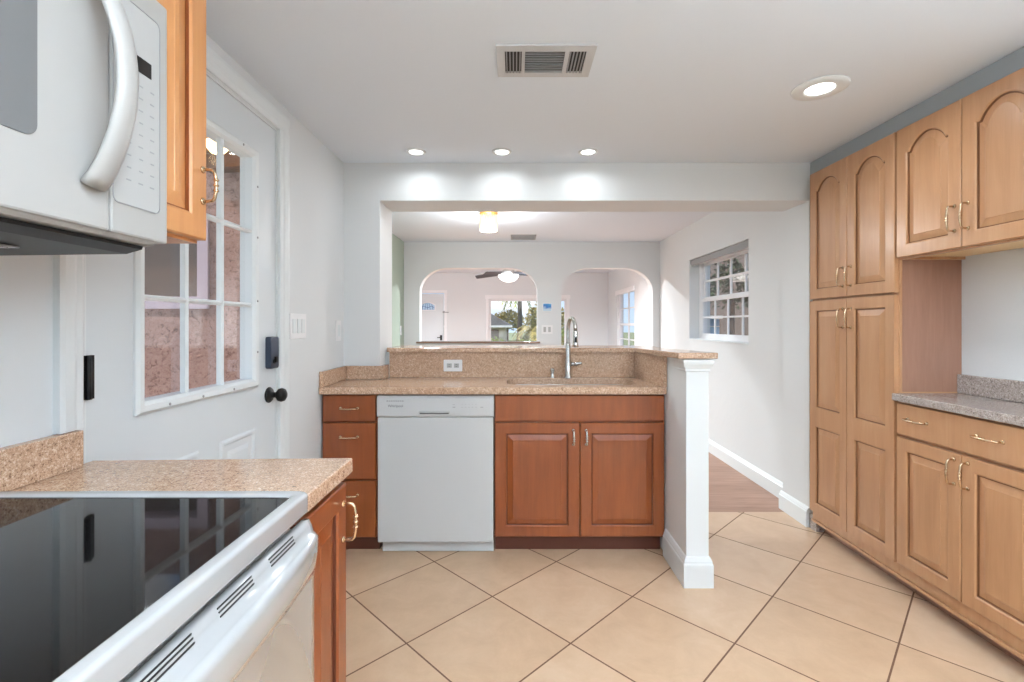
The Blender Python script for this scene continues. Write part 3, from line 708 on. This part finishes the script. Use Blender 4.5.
plate_x('light_switch', 'small white switch plate on the sage green wall', 'light switch', 5.92, 1.13, .072, .117, XDL, 1)
t = thing('light_switch', 'white double switch plate below the blue picture between the arches', 'light switch', (.41, YD, 1.14))
MB().prism('y', rrect(.34, .48, 1.085, 1.195, .004, 3), YD-.006, YD-.0005).build('cover_plate', M_vinyl, t)
for s_ in (-1, 1): MB().box(.41+s_*.03-.016, .41+s_*.03+.016, YD-.0095, YD-.0062, 1.107, 1.173).build('rocker', M_panelw, t)
t = thing('picture', 'small blue seascape picture hanging between the two arches', 'picture', (.412, YD, 1.423))
m_ = MB(); frame_y(m_, .352, .472, 1.368, 1.478, .008, YD-.018, YD-.001); m_.build('picture_frame', M_vinyl, t)
MB().box(.36, .464, YD-.012, YD-.001, 1.376, 1.470).build('canvas', M_sea, t)

# ------------------------------------------------------------------ left foreground: cabinet, counter
lb = thing('base_cabinet', 'narrow maple base cabinet beside the white range', 'cabinet', (-.7, 1.03, 0))
XF = -.425
MB().box(XL+.001, XF, .912, 1.148, .10, .845).build('cabinet_body', M_maple_shade, lb)
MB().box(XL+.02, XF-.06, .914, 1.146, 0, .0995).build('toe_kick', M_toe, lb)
m_ = MB(); m_.panel(1.146-.914, .715, .02, lambda u, v, w_: (XF+w_, .914+u, .115+v), fw=.05); dd = m_.build('door', M_maple_shade, lb)
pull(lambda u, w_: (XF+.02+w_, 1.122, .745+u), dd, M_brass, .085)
lc = thing('countertop', 'small tan granite countertop between the range and the half glazed door', 'countertop', (-.7, 1.03, .85))
m_ = MB(); m_.prism('z', [(XL+.001, .909), (-.399, .909), (-.399, 1.174), (XL+.001, 1.152)], .846, .881); m_.build('slab', M_gran, lc, bevel=.003)
m_ = MB(); m_.box(XL+.001, XL+.026, .30, 1.100, .8815, .9655); m_.build('backsplash', M_gran, lc, bevel=.002)

# ------------------------------------------------------------------ range
rg = thing('range', 'white electric range with a black ceramic glass top', 'range', (-.70, .527, 0))
RY0, RY1 = .147, .905
MB().box(-.975, -.43, RY0+.003, RY1-.003, .06, .858).build('oven_body', M_white, rg)
# cooktop rim: rounded frame
def rr3(i, z, r=.02): return [(x, y, z) for x, y in rrect(-.985+i, -.386-i, RY0+i, RY1-i, max(.004, r), 5)]
m_ = MB(); m_.loops([rr3(.0, .860), rr3(0, .862), rr3(0, .888), rr3(.0006, .8915), rr3(.003, .8942), rr3(.006, .8952), rr3(.008, .8954), rr3(.019, .8950, .014), rr3(.023, .894, .012), rr3(.0255, .892, .012), rr3(.026, .889, .012), rr3(.026, .862, .012)], closed=True)
m_.build('cooktop_rim', M_gloss, rg, smooth=True)
m_ = MB(); m_.prism('z', rrect(-.959, -.412, RY0+.026, RY1-.026, .012), .872, .8905); m_.build('glass_cooktop', M_cook, rg)
MB().box(XL+.028, -.9855, RY0, RY1, .86, .905).build('back_ledge', M_white, rg, bevel=.004)
# door with bowed full-width handle, lofted along y
m_ = MB(); lps = []; Y0_, Y1_ = RY0+.004, RY1-.004
n = 72
for k in range(n+1):
    t_ = k/n; y = Y0_+(Y1_-Y0_)*t_
    b = max(0, 1-abs(2*t_-1)**3.2); b = b**.8           # bow
    e = .006*(1-min(1, min(t_, 1-t_)/.02))
    bo = .020*b
    pr = [(-.410, .200), (-.410, .838), (-.398, .843), (-.389, .842), (-.384, .832), (-.381, .820), (-.374+bo*.5, .820-e), (-.371+bo*.9, .817-e), (-.371+bo, .806), (-.372+bo, .786), (-.374+bo, .768), (-.376+bo*.8, .752), (-.378+bo*.2, .742), (-.380, .735), (-.380, .215), (-.384, .205)]
    lps.append([(x, y, z) for x, z in pr])
m_.loops(lps); od = m_.build('oven_door', M_gloss, rg, smooth=True)
od.data.polygons.foreach_set('use_smooth', [len(p.vertices) == 4 for p in od.data.polygons])
m_ = MB()
for yc in (.79, .66, .53, .40, .27):
    for j in range(3):
        x0 = -.3872+j*.0020; z0 = .8395-j*.0052
        # long slim slot lying on the sloping top of the door
        m_.prism('y', [(x0-.0006, z0-.0012), (x0+.0006, z0-.0012), (x0+.0010, z0+.0012), (x0-.0002, z0+.0014)], yc-.04, yc+.04)
m_.parts('vent_slot', M_dark, od)
MB().box(-.429, -.381, RY0+.004, RY1-.004, .065, .195).build('storage_drawer', M_white, rg, bevel=.004)
m_ = MB()
for x in (-.93, -.45):
    for y in (RY0+.05, RY1-.05): m_.lathe([(.018, 0), (.018, .06)], (x, y, 0), 'z', 10)
m_.parts('levelling_foot', M_black, rg)

# ------------------------------------------------------------------ microwave
mw = thing('microwave', 'white over the range microwave with a curved handle', 'microwave', (-.84, .527, 1.365))
MX = -.66
MB().box(XL+.001, MX-.03, RY0, .907, 1.362, 1.81).build('casing', M_micro, mw, bevel=.003)
MYS = .778
m_ = MB(); m_.box(MX-.0295, MX, RY0, MYS-.001, 1.361, 1.808); md = m_.build('door', M_micro, mw, bevel=.004)
m_ = MB(); m_.prism('x', rrect(RY0+.08, .658, 1.466, 1.77, .018), MX-.001, MX+.0012); m_.build('door_window', M_mwwin, md)
m_ = MB(); m_.box(MX-.0295, MX, MYS+.001, .907, 1.361, 1.808); mp_ = m_.build('control_panel', M_micro, mw, bevel=.004)
m_ = MB(); m_.prism('x', rrect(MYS+.004, .886, 1.412, 1.765, .012), MX, MX+.0012, holes=[rrect(MYS+.0055, .8845, 1.4135, 1.7635, .0105)]); m_.build('panel_groove', M_grey, mp_)
m_ = MB(); m_.prism('x', rrect(MYS+.006, .884, 1.414, 1.763, .010), MX-.0005, MX+.0008); kpd = m_.build('keypad', M_panelw, mp_)
m_ = MB(); m_.box(MX+.0008, MX+.0016, .832, .864, 1.652, 1.679); m_.build('display', M_dark, mp_)
m_ = MB(); random.seed(3)
for r_ in range(9):
    for c_ in range(3):
        if r_ < 2 and c_ == 0: continue
        y = .815+c_*.026; z = 1.628-r_*.0215; m_.box(MX+.0008, MX+.0013, y-.004-(r_ % 3)*.001, y+.004, z-.0013, z+.0013)
m_.build('key_legends', M_grey, kpd)
m_ = MB(); pts = []; rr_ = []
for k in range(25):
    t_ = k/24; z = 1.425+.335*t_; a = math.sin(PI*t_)**.75 if 0 < t_ < 1 else 0
    pts.append((MX+.004+.052*a, .742+.002*a, z)); rr_.append(.0145-.002*a)
m_.tube(pts, rr_, 12, sq=(1.5, .75, (0, 1, 0)))
m_.build('door_handle', M_micro, md, smooth=True)
m_ = MB(); m_.prism('y', [(XL+.003, 1.3605), (MX-.004, 1.3605), (MX-.012, 1.355), (MX-.03, 1.352), (XL+.003, 1.352)], RY0+.002, .885); m_.build('grease_trim', M_panelw, mw)
m_ = MB(); m_.prism('y', [(XL+.003, 1.3518), (MX-.02, 1.3518), (MX-.022, 1.346), (MX-.05, 1.338), (XL+.003, 1.334)], RY0+.01, .872); m_.build('vent_hood', M_black, mw)
for y0 in (.25, .60):
    m_ = MB(); m_.box(-.97, -.80, y0, y0+.17, 1.3325, 1.3348)
    for k in range(8): m_.box(-.965, -.805, y0+.008+k*.02, y0+.018+k*.02, 1.3305, 1.3324)
    m_.build('filter_grille', M_steel, mw)

# upper cabinet beyond microwave
ul = thing('wall_cabinet', 'maple wall cabinet beside the white microwave', 'cabinet', (-.87, 1.0, 1.40))
MB().box(XL+.001, -.732, .912, 1.098, 1.395, 2.13).build('cabinet_body', M_maple_lit, ul)
m_ = MB(); m_.panel(1.100-.912, .73, .021, lambda u, v, w_: (-.731+w_, .912+u, 1.402+v), fw=.05); dd = m_.build('door', M_maple_lit, ul)
pull(lambda u, w_: (-.710+w_, 1.085, 1.525+u), dd, M_brass, .072)
struct('trim_7', MB().box(XL+.001, -.74, .912, 1.09, 2.131, ZC-.001), M_filler)

# ------------------------------------------------------------------ ceiling things
def area(name, loc, size, power, colr=(.90, .965, 1), parent=None, spread=160):
    d = bpy.data.lights.new(name, 'AREA'); d.shape = 'DISK'; d.size = size; d.energy = power*LAMP; d.color = colr; d.spread = math.radians(spread)
    o = bpy.data.objects.new(name, d); col.objects.link(o); o.location = loc
    if parent: o.parent = parent; o.location = Vector(loc)-Vector(ORG[parent.name])
    return o
def point(name, loc, power, r, c, parent):
    d = bpy.data.lights.new(name, 'POINT'); d.energy = power*LAMP; d.shadow_soft_size = r; d.color = c
    o = bpy.data.objects.new(name, d); col.objects.link(o); o.parent = parent; o.location = Vector(loc)-Vector(ORG[parent.name]); return o
def downlight(x, y, z, R_, ri, power, label, group=None):
    t = thing('recessed_light', label, 'ceiling light', (x, y, z), group)
    tr = MB(); tr.loops([[(x+r_*math.cos(2*PI*k/36), y+r_*math.sin(2*PI*k/36), z+h_) for k in range(36)] for r_, h_ in ((ri,-.0005),(R_,-.0005),(R_-.002,-.005),(ri+.008,-.008),(ri+.001,-.005))], closed=True); tr.build('trim_ring', M_trim, t, smooth=True)
    MB().lathe([(0, -.0006), (ri, -.0006), (ri, -.004), (0, -.005)], (x, y, z), 'z', 32).build('lens', M_lens, t)
    area('lamp_light', (x, y, z-.012), ri*1.7, power, parent=t); return t
PW = 1.0
for x, lb_ in ((-.551, 'leftmost of the three small recessed lights in front of the header'), (-.072, 'middle one of the three small recessed lights in front of the header'), (.406, 'rightmost of the three small recessed lights in front of the header')):
    downlight(x, 2.655, ZC, .055, .036, PW, lb_)
downlight(1.24, 1.94, ZC, .104, .052, 4, 'large recessed ceiling light near the right wall cabinets')
for x, y in ((1.24, .4), (-.1, .3), (-.1, -1.2), (1.24, -1.2)):  # added fill lamps out of view, no such fixtures seen
    downlight(x, y, ZC, .108, .066, 5, 'added recessed fill light out of view near the viewer', 'added fill lights near the viewer')
pd = thing('fill_pendant', 'added frosted globe fill lamp, unseen behind the viewer', 'ceiling light', (.55, -.75, ZC))  # unseen lamp added to brighten the ceiling and walls
MB().lathe([(0,0),(.06,0),(.055,-.02),(.008,-.03),(.008,-.16),(0,-.16)], (.55, -.75, ZC-.0005), 'z', 20).build('stem', M_chrome, pd, smooth=True)
MB().lathe([(0,-.161),(.05,-.17),(.10,-.21),(.115,-.27),(.09,-.33),(.04,-.36),(0,-.365)], (.55, -.75, ZC), 'z', 24).build('globe', emis('fill_pendant_glass', (.95,.98,1,1), 4), pd, smooth=True)
point('lamp_light', (.55, -.75, ZC-.50), 14, .12, (.90, .965, 1), pd)
for tx, ty, lbl in ((-.2, -.9, 'added white fill uplighter, unseen behind the viewer on the left'), (1.35, -.5, 'added white fill uplighter, unseen behind the viewer on the right')):
    fl = thing('fill_uplighter', lbl, 'added fill lamp', (tx, ty, 0))  # uplighters added out of view to lift the ceiling by bounce
    MB().lathe([(0,0),(.13,0),(.13,.015),(.02,.03),(0,.03)], (tx, ty, 0), 'z', 24).build('base', M_trim, fl, smooth=True)
    MB().lathe([(.012,.0305),(.012,1.44),(0,1.44)], (tx, ty, 0), 'z', 12).build('pole', M_trim, fl, smooth=True)
    sh_ = MB(); sh_.loops([[(tx+r_*math.cos(2*PI*k/28), ty+r_*math.sin(2*PI*k/28), h_) for k in range(28)] for r_, h_ in ((.02,1.441),(.10,1.47),(.15,1.52),(.145,1.52),(.095,1.476),(.02,1.447))]); sh_.build('bowl_shade', M_trim, fl, smooth=True)
    sd = bpy.data.lights.new('lamp_light', 'SPOT'); sd.energy = 320*LAMP; sd.spot_size = math.radians(158); sd.spot_blend = .5; sd.shadow_soft_size = .06; sd.color = (.88, .96, 1)
    so_ = bpy.data.objects.new('lamp_light', sd); col.objects.link(so_); so_.parent = fl; so_.location = (0, 0, 1.50); so_.rotation_euler = (PI, 0, 0)
# kitchen ceiling vent
vt = thing('ceiling_vent', 'white register with dark louvres in the kitchen ceiling', 'vent', (.108, 1.735, ZC))
vx0, vx1, vy0, vy1 = -.066, .282, 1.632, 1.839
m_ = MB(); m_.prism('z', [(vx0,vy0),(vx1,vy0),(vx1,vy1),(vx0,vy1)], ZC-.008, ZC-.0005, holes=[[(vx0+.03,vy0+.035),(vx0+.09,vy0+.035),(vx0+.09,vy1-.03),(vx0+.03,vy1-.03)],[(vx0+.102,vy0+.035),(vx1-.105,vy0+.035),(vx1-.105,vy1-.03),(vx0+.102,vy1-.03)],[(vx1-.09,vy0+.035),(vx1-.03,vy0+.035),(vx1-.03,vy1-.03),(vx1-.09,vy1-.03)]])
m_.build('face_plate', mat('vent_plate', rgb(196, 198, 200), .5), vt)
MB().box(vx0+.02, vx1-.02, vy0+.025, vy1-.02, ZC-.0012, ZC-.0003).build('backing', M_dark, vt)
m_ = MB()
for k in range(5):
    for b0 in (vx0+.034, vx1-.088): m_.box(b0+k*.012, b0+k*.012+.004, vy0+.035, vy1-.03, ZC-.009, ZC-.002)
for k in range(9): m_.box(vx0+.102, vx1-.105, vy0+.040+k*.0155, vy0+.0425+k*.0155, ZC-.007, ZC-.002)
m_.parts('louvre', mat('vent_louvre', rgb(150, 152, 154), .5), vt)
vt2 = thing('ceiling_vent', 'small grey vent in the dining ceiling near the arches', 'vent', (.10, 5.72, ZD))
m_ = MB(); frame_in = [(-.05+.02, 5.62), (.25-.02, 5.62), (.25-.02, 5.86), (-.05+.02, 5.86)]
m_.prism('z', [(-.05,5.6),(.25,5.6),(.25,5.88),(-.05,5.88)], ZD-.012, ZD-.0005, holes=[frame_in]); m_.build('face_plate', M_grey, vt2)
m_ = MB()
for k in range(9): m_.box(-.03, .23, 5.63+k*.026, 5.64+k*.026, ZD-.010, ZD-.001)
m_.parts('louvre', M_grey, vt2)

# crystal drum ceiling fixture
cx, cy = (488.5-515)*4.5/477, 4.5
cl = thing('crystal_ceiling_light', 'gold and crystal drum light on the dining room ceiling', 'ceiling light', (cx, cy, ZD))
MB().lathe([(0,0),(.085,0),(.085,-.012),(.06,-.022),(0,-.022)], (cx, cy, ZD-.0005), 'z', 28).build('ceiling_plate', mat('gold_metal', rgb(214, 176, 110), .3, 1), cl)
m_ = MB()
for tier, (r_, z0, z1, nn) in enumerate(((.078, -.023, -.175, 20), (.05, -.023, -.178, 14))):
    for k in range(nn):
        a = 2*PI*k/nn; x, y = cx+r_*math.cos(a), cy+r_*math.sin(a)
        m_.tube([(x, y, ZD+z0), (x, y, ZD+z0-.02), (x, y, ZD+z1+.02), (x, y, ZD+z1)], [.003, .007, .008, .002], 5)
m_.parts('crystal_prism', M_crystal, cl)
m_ = MB(); m_.lathe([(0,-.03),(.02,-.04),(.028,-.08),(.018,-.11),(0,-.115)], (cx, cy, ZD), 'z', 14); m_.build('bulb', M_bulb, cl, smooth=True)
point('lamp_light', (cx, cy, ZD-.24), 20, .06, (.97, .97, .97), cl)
for x, y in ((-.8, 4.0), (.15, 4.0)): downlight(x, y, ZD, .108, .066, 15, 'added recessed fill light, unseen just past the header', 'added fill lights past the header')  # unseen lamps added to brighten the dining room
for x, y in ((-1.9, 7.6), (.2, 7.6)): downlight(x, y, ZLV, .108, .066, 200, 'added recessed fill light of the far room, unseen above the arches', 'added fill lights in the far room')  # unseen lamps added to lift the far room walls

# ceiling fan
fx, fy, fz = (508.5-515)*8.8/477, 8.8, 2.12
fn = thing('ceiling_fan', 'white ceiling fan with a frosted light bowl in the far room', 'ceiling fan', (fx, fy, ZLV))
m_ = MB(); m_.lathe([(0,0),(.075,0),(.07,-.03),(.02,-.06),(.015,-.26),(0,-.26)], (fx, fy, ZLV-.0005), 'z', 20); m_.build('downrod', M_vinyl, fn, smooth=True)
m_ = MB(); m_.lathe([(0,.09),(.06,.085),(.11,.05),(.115,.0),(.09,-.03),(0,-.03)], (fx, fy, fz+.03), 'z', 24); m_.build('motor_housing', M_chrome, fn, smooth=True)
for k in range(5):
    a = 2*PI*k/5+.28; d = Vector((math.cos(a), math.sin(a), 0)); s_ = Vector((-math.sin(a), math.cos(a), 0)); c_ = Vector((fx, fy, fz+.02))
    def rg_(r, hw, dz): return [c_+d*r+s_*hw+Vector((0,0,dz+.02)), c_+d*r-s_*hw+Vector((0,0,dz-.02)), c_+d*r-s_*hw+Vector((0,0,dz-.028)), c_+d*r+s_*hw+Vector((0,0,dz+.012))]
    m_ = MB(); m_.loops([rg_(.17, .04, .0), rg_(.3, .06, -.008), rg_(.55, .07, -.03), rg_(.64, .06, -.04), rg_(.66, .03, -.043)]); m_.build('fan_blade', mat('fan_blade', rgb(62, 64, 70), .6) if k == 0 else bpy.data.materials['fan_blade'], fn)
    m_ = MB(); m_.tube([c_+d*.09, c_+d*.19], .012, 6); m_.build('blade_bracket', M_chrome, fn)
m_ = MB(); m_.lathe([(0,-.14),(.09,-.125),(.16,-.08),(.19,-.02),(.18,.0),(0,.0)], (fx, fy, fz-.001), 'z', 28); m_.build('light_bowl', M_globe, fn, smooth=True)

# ------------------------------------------------------------------ outside
lw = MB(); lw.box(-60, 60, -40, 110, -.9, -.75); o = struct('ground', lw, M_lawn)
# wing wall and patio seen through the door
WYP = 3.14
wg = sroot('wall_wing', (-2.6, WYP, 0))
m_ = MB(); m_.prism('y', [(-1.145,-.76),(-5,-.76),(-5,2.22),(-1.145,2.22)], WYP, WYP+.2, holes=[[(-3.12,1.36),(-2.06,1.36),(-2.06,1.86),(-3.12,1.86)]]); m_.build('stucco', M_stucco, wg)
w4 = sroot('window_4', (-2.6, WYP, 1.36))
m_ = MB(); frame_y(m_, -3.17, -2.01, 1.31, 1.91, .07, WYP-.02, WYP-.001); frame_y(m_, -3.119, -2.061, 1.361, 1.859, .03, WYP, WYP+.1); m_.box(-2.62, -2.58, WYP+.02, WYP+.06, 1.39, 1.83); m_.build('window_frame', M_lav, w4)
MB().box(-3.11, -2.07, WYP+.07, WYP+.08, 1.37, 1.85).build('glass_pane', M_darkwin, w4)
struct('floor_patio', MB().box(-5, XL-.121, -3, WYP-.001, -.2, -.02), mat('concrete', rgb(190, 184, 176), .9))
pr = sroot('ceiling_patio', (-3, 1, 2.2))
m_ = MB(); m_.prism('y', [(XL-.121, 2.24), (-2.0, 2.20), (-2.0, 2.27), (XL-.121, 2.31)], .6, WYP-.001); m_.build('deck_boards', M_eave, pr)
for k in range(4):
    y = 1.15+k*.55; m_ = MB(); m_.prism('y', [(XL-.13, 2.238), (-2.0, 2.198), (-2.0, 2.12), (XL-.13, 2.16)], y, y+.045); m_.build('rafter', M_eave, pr)
pl = thing('porch_light', 'warm lit lamp under the brown porch roof outside the door', 'lamp', (-1.56, 2.52, 2.20))
MB().lathe([(0,0),(.06,0),(.06,-.015),(0,-.015)], (-1.56, 2.50, 2.197), 'z', 18).build('lamp_base', M_black, pl)
MB().lathe([(0,-.02),(.05,-.03),(.055,-.06),(.03,-.09),(0,-.095)], (-1.56, 2.50, 2.197), 'z', 18).build('lamp_globe', M_bulb, pl, smooth=True)
point('lamp_light', (-1.56, 2.50, 2.07), 3, .03, (1, .75, .45), pl)
# outside the dining window
fe = thing('shed', 'weathered brown board sided shed outside the dining window', 'shed', (4.4, 7.5, -.75))
m_ = MB()
for k in range(60): m_.box(4.2, 4.22, 3.0+k*.15, 3.0+k*.15+.143, -.75, 2.9)
m_.build('board_wall', M_fence, fe)
MB().box(4.22, 6.5, 3.05, 11.95, -.75, 2.85).build('shed_body', M_fence, fe)
m_ = MB(); m_.prism('y', [(4.05, 2.91), (5.4, 3.5), (6.7, 2.91)], 2.9, 12.1); m_.build('roof', M_roof, fe)
nb = thing('house', 'made-up pale blue wall for the bluish reflection in the dining window', 'house', (3.75, 9.4, -.75))  # made-up wall, its blue stands in for a reflection in the glass
m_ = MB(); m_.box(3.42, 3.62, 8.45, 11.4, -.75, 1.30); m_.build('wall', M_blue_refl, nb)
m_ = MB()
for k in range(12): m_.box(3.405, 3.42, 8.45, 11.4, -.6+k*.16, -.585+k*.16); m_.box(3.42, 3.62, 8.44, 8.449, -.6+k*.16, -.585+k*.16)
m_.build('siding_lap', M_fascia, nb)
MB().box(3.38, 3.66, 8.40, 11.45, 1.30, 1.36).build('roof', M_fascia, nb)

def shrub(name, label, c, r, h, n, m, cat='shrub', trunk=0, group=None):
    t = thing(name, label, cat, c, group)
    m_ = MB(); c = Vector(c)
    for k in range(n):
        a = random.uniform(0, 2*PI); e = math.acos(random.uniform(-.6, 1)); q = random.uniform(.55, 1)
        p = c+Vector((r*q*math.sin(e)*math.cos(a), r*q*math.sin(e)*math.sin(a), trunk+h*.5+h*.5*q*math.cos(e)))
        s_ = r*random.uniform(.07, .15); u = Vector((random.uniform(-1,1), random.uniform(-1,1), random.uniform(-1,1))).normalized(); v_ = u.cross(Vector((.3, .5, .8))).normalized()
        vs_ = [m_.bm.verts.new(p+u*s_), m_.bm.verts.new(p+v_*s_*.5), m_.bm.verts.new(p-u*s_), m_.bm.verts.new(p-v_*s_*.5)]; m_.bm.faces.new(vs_)
    m_.build('foliage', m, t)
    m_ = MB(); m_.tube([c, c+Vector((0.05, 0, trunk+h*.3)), c+Vector((0, 0, trunk+h*.7))], [.05*r+.05, .04*r+.03, .02], 7); m_.build('trunk', M_bark, t)
    return t
def palm(label, c, h, n, L_, m):
    t = thing('palm_tree', label, 'palm tree', c); c = Vector(c)
    m_ = MB(); m_.tube([c, c+Vector((.1, 0, h*.5)), c+Vector((.05, 0, h))], [.22, .16, .14], 8); m_.build('trunk', M_bark, t)
    top = c+Vector((.05, 0, h)); m_ = MB()
    for k in range(n):
        a = 2*PI*k/n+random.uniform(-.2, .2); d = Vector((math.cos(a), math.sin(a), 0)); s_ = Vector((-math.sin(a), math.cos(a), 0)); el = random.uniform(.1, .9)
        pr_ = top.copy()
        for j in range(1, 13):
            q = j/12; p = top+d*L_*q*math.cos(el*.6)+Vector((0, 0, L_*(el*q-1.1*q*q)))
            for sg in (-1, 1):
                tip = p+s_*sg*L_*.22*(1-abs(q-.4))+Vector((0, 0, -.12*L_))+d*.06*L_
                m_.bm.faces.new([m_.bm.verts.new(x) for x in (pr_, p, tip)])
            pr_ = p
    m_.build('fronds', m, t)
random.seed(11)
# street view beyond the living room window
hs = thing('house', 'low grey roofed house across the street seen through the far window', 'house', (-3.4, 46, -.75))
m_ = MB(); m_.box(-9, -.9, 44, 52, -.75, 1.0); m_.build('wall', M_house, hs)
m_ = MB(); m_.prism('y', [(-9.6, 1.05), (-.3, 1.05), (-2.6, 2.35), (-7.3, 2.35)], 43.5, 52.5); m_.build('roof', M_roof, hs)
MB().box(-9.65, -.25, 43.4, 43.5, .9, 1.08).build('fascia', M_fascia, hs)
m_ = MB(); m_.box(-2.3, -1.5, 43.95, 43.999, -.2, .7); m_.box(-4.3, -3.3, 43.95, 43.999, -.2, .7); m_.build('window', M_darkwin, hs)
shrub('tree', 'rounded green tree rising behind the grey roofed house', (-.9, 56, -.75), 2.2, 3.0, 900, M_leaf2, 'tree', .6)
shrub('tree', 'tall olive tree at the right of the far window', (2.6, 40, -.75), 1.9, 3.4, 900, M_leaf2, 'tree', .4)
palm('slim palm tree in the middle of the far window', (.25, 33, -.75), 4.6, 14, 1.6, M_leaf)
palm('low spreading palm at the right of the far window', (1.0, 27, -.75), 1.6, 18, 1.5, M_leaf2)
shrub('shrub', 'low green shrub at the left below the far window', (-.95, 24.5, -.75), .7, 1.3, 700, M_leaf)
shrub('shrub', 'low yellow green shrub in the middle below the far window', (.35, 21, -.75), .6, 1.3, 700, M_leaf)
shrub('shrub', 'taller olive shrub at the right below the far window', (1.5, 18.5, -.75), .65, 1.7, 800, M_leaf2)
shrub('shrub', 'dense green shrub seen at the edge of the right arch', (3.0, 24, -.75), .8, 2.3, 800, M_leaf)
shrub('tree', 'small dark leafy tree in front of the brown shed outside the dining window', (3.45, 7.7, -.75), .42, 1.1, 500, leafm('dark_leaves', rgb(52, 66, 40), rgb(84, 98, 60)), 'tree', 1.95)
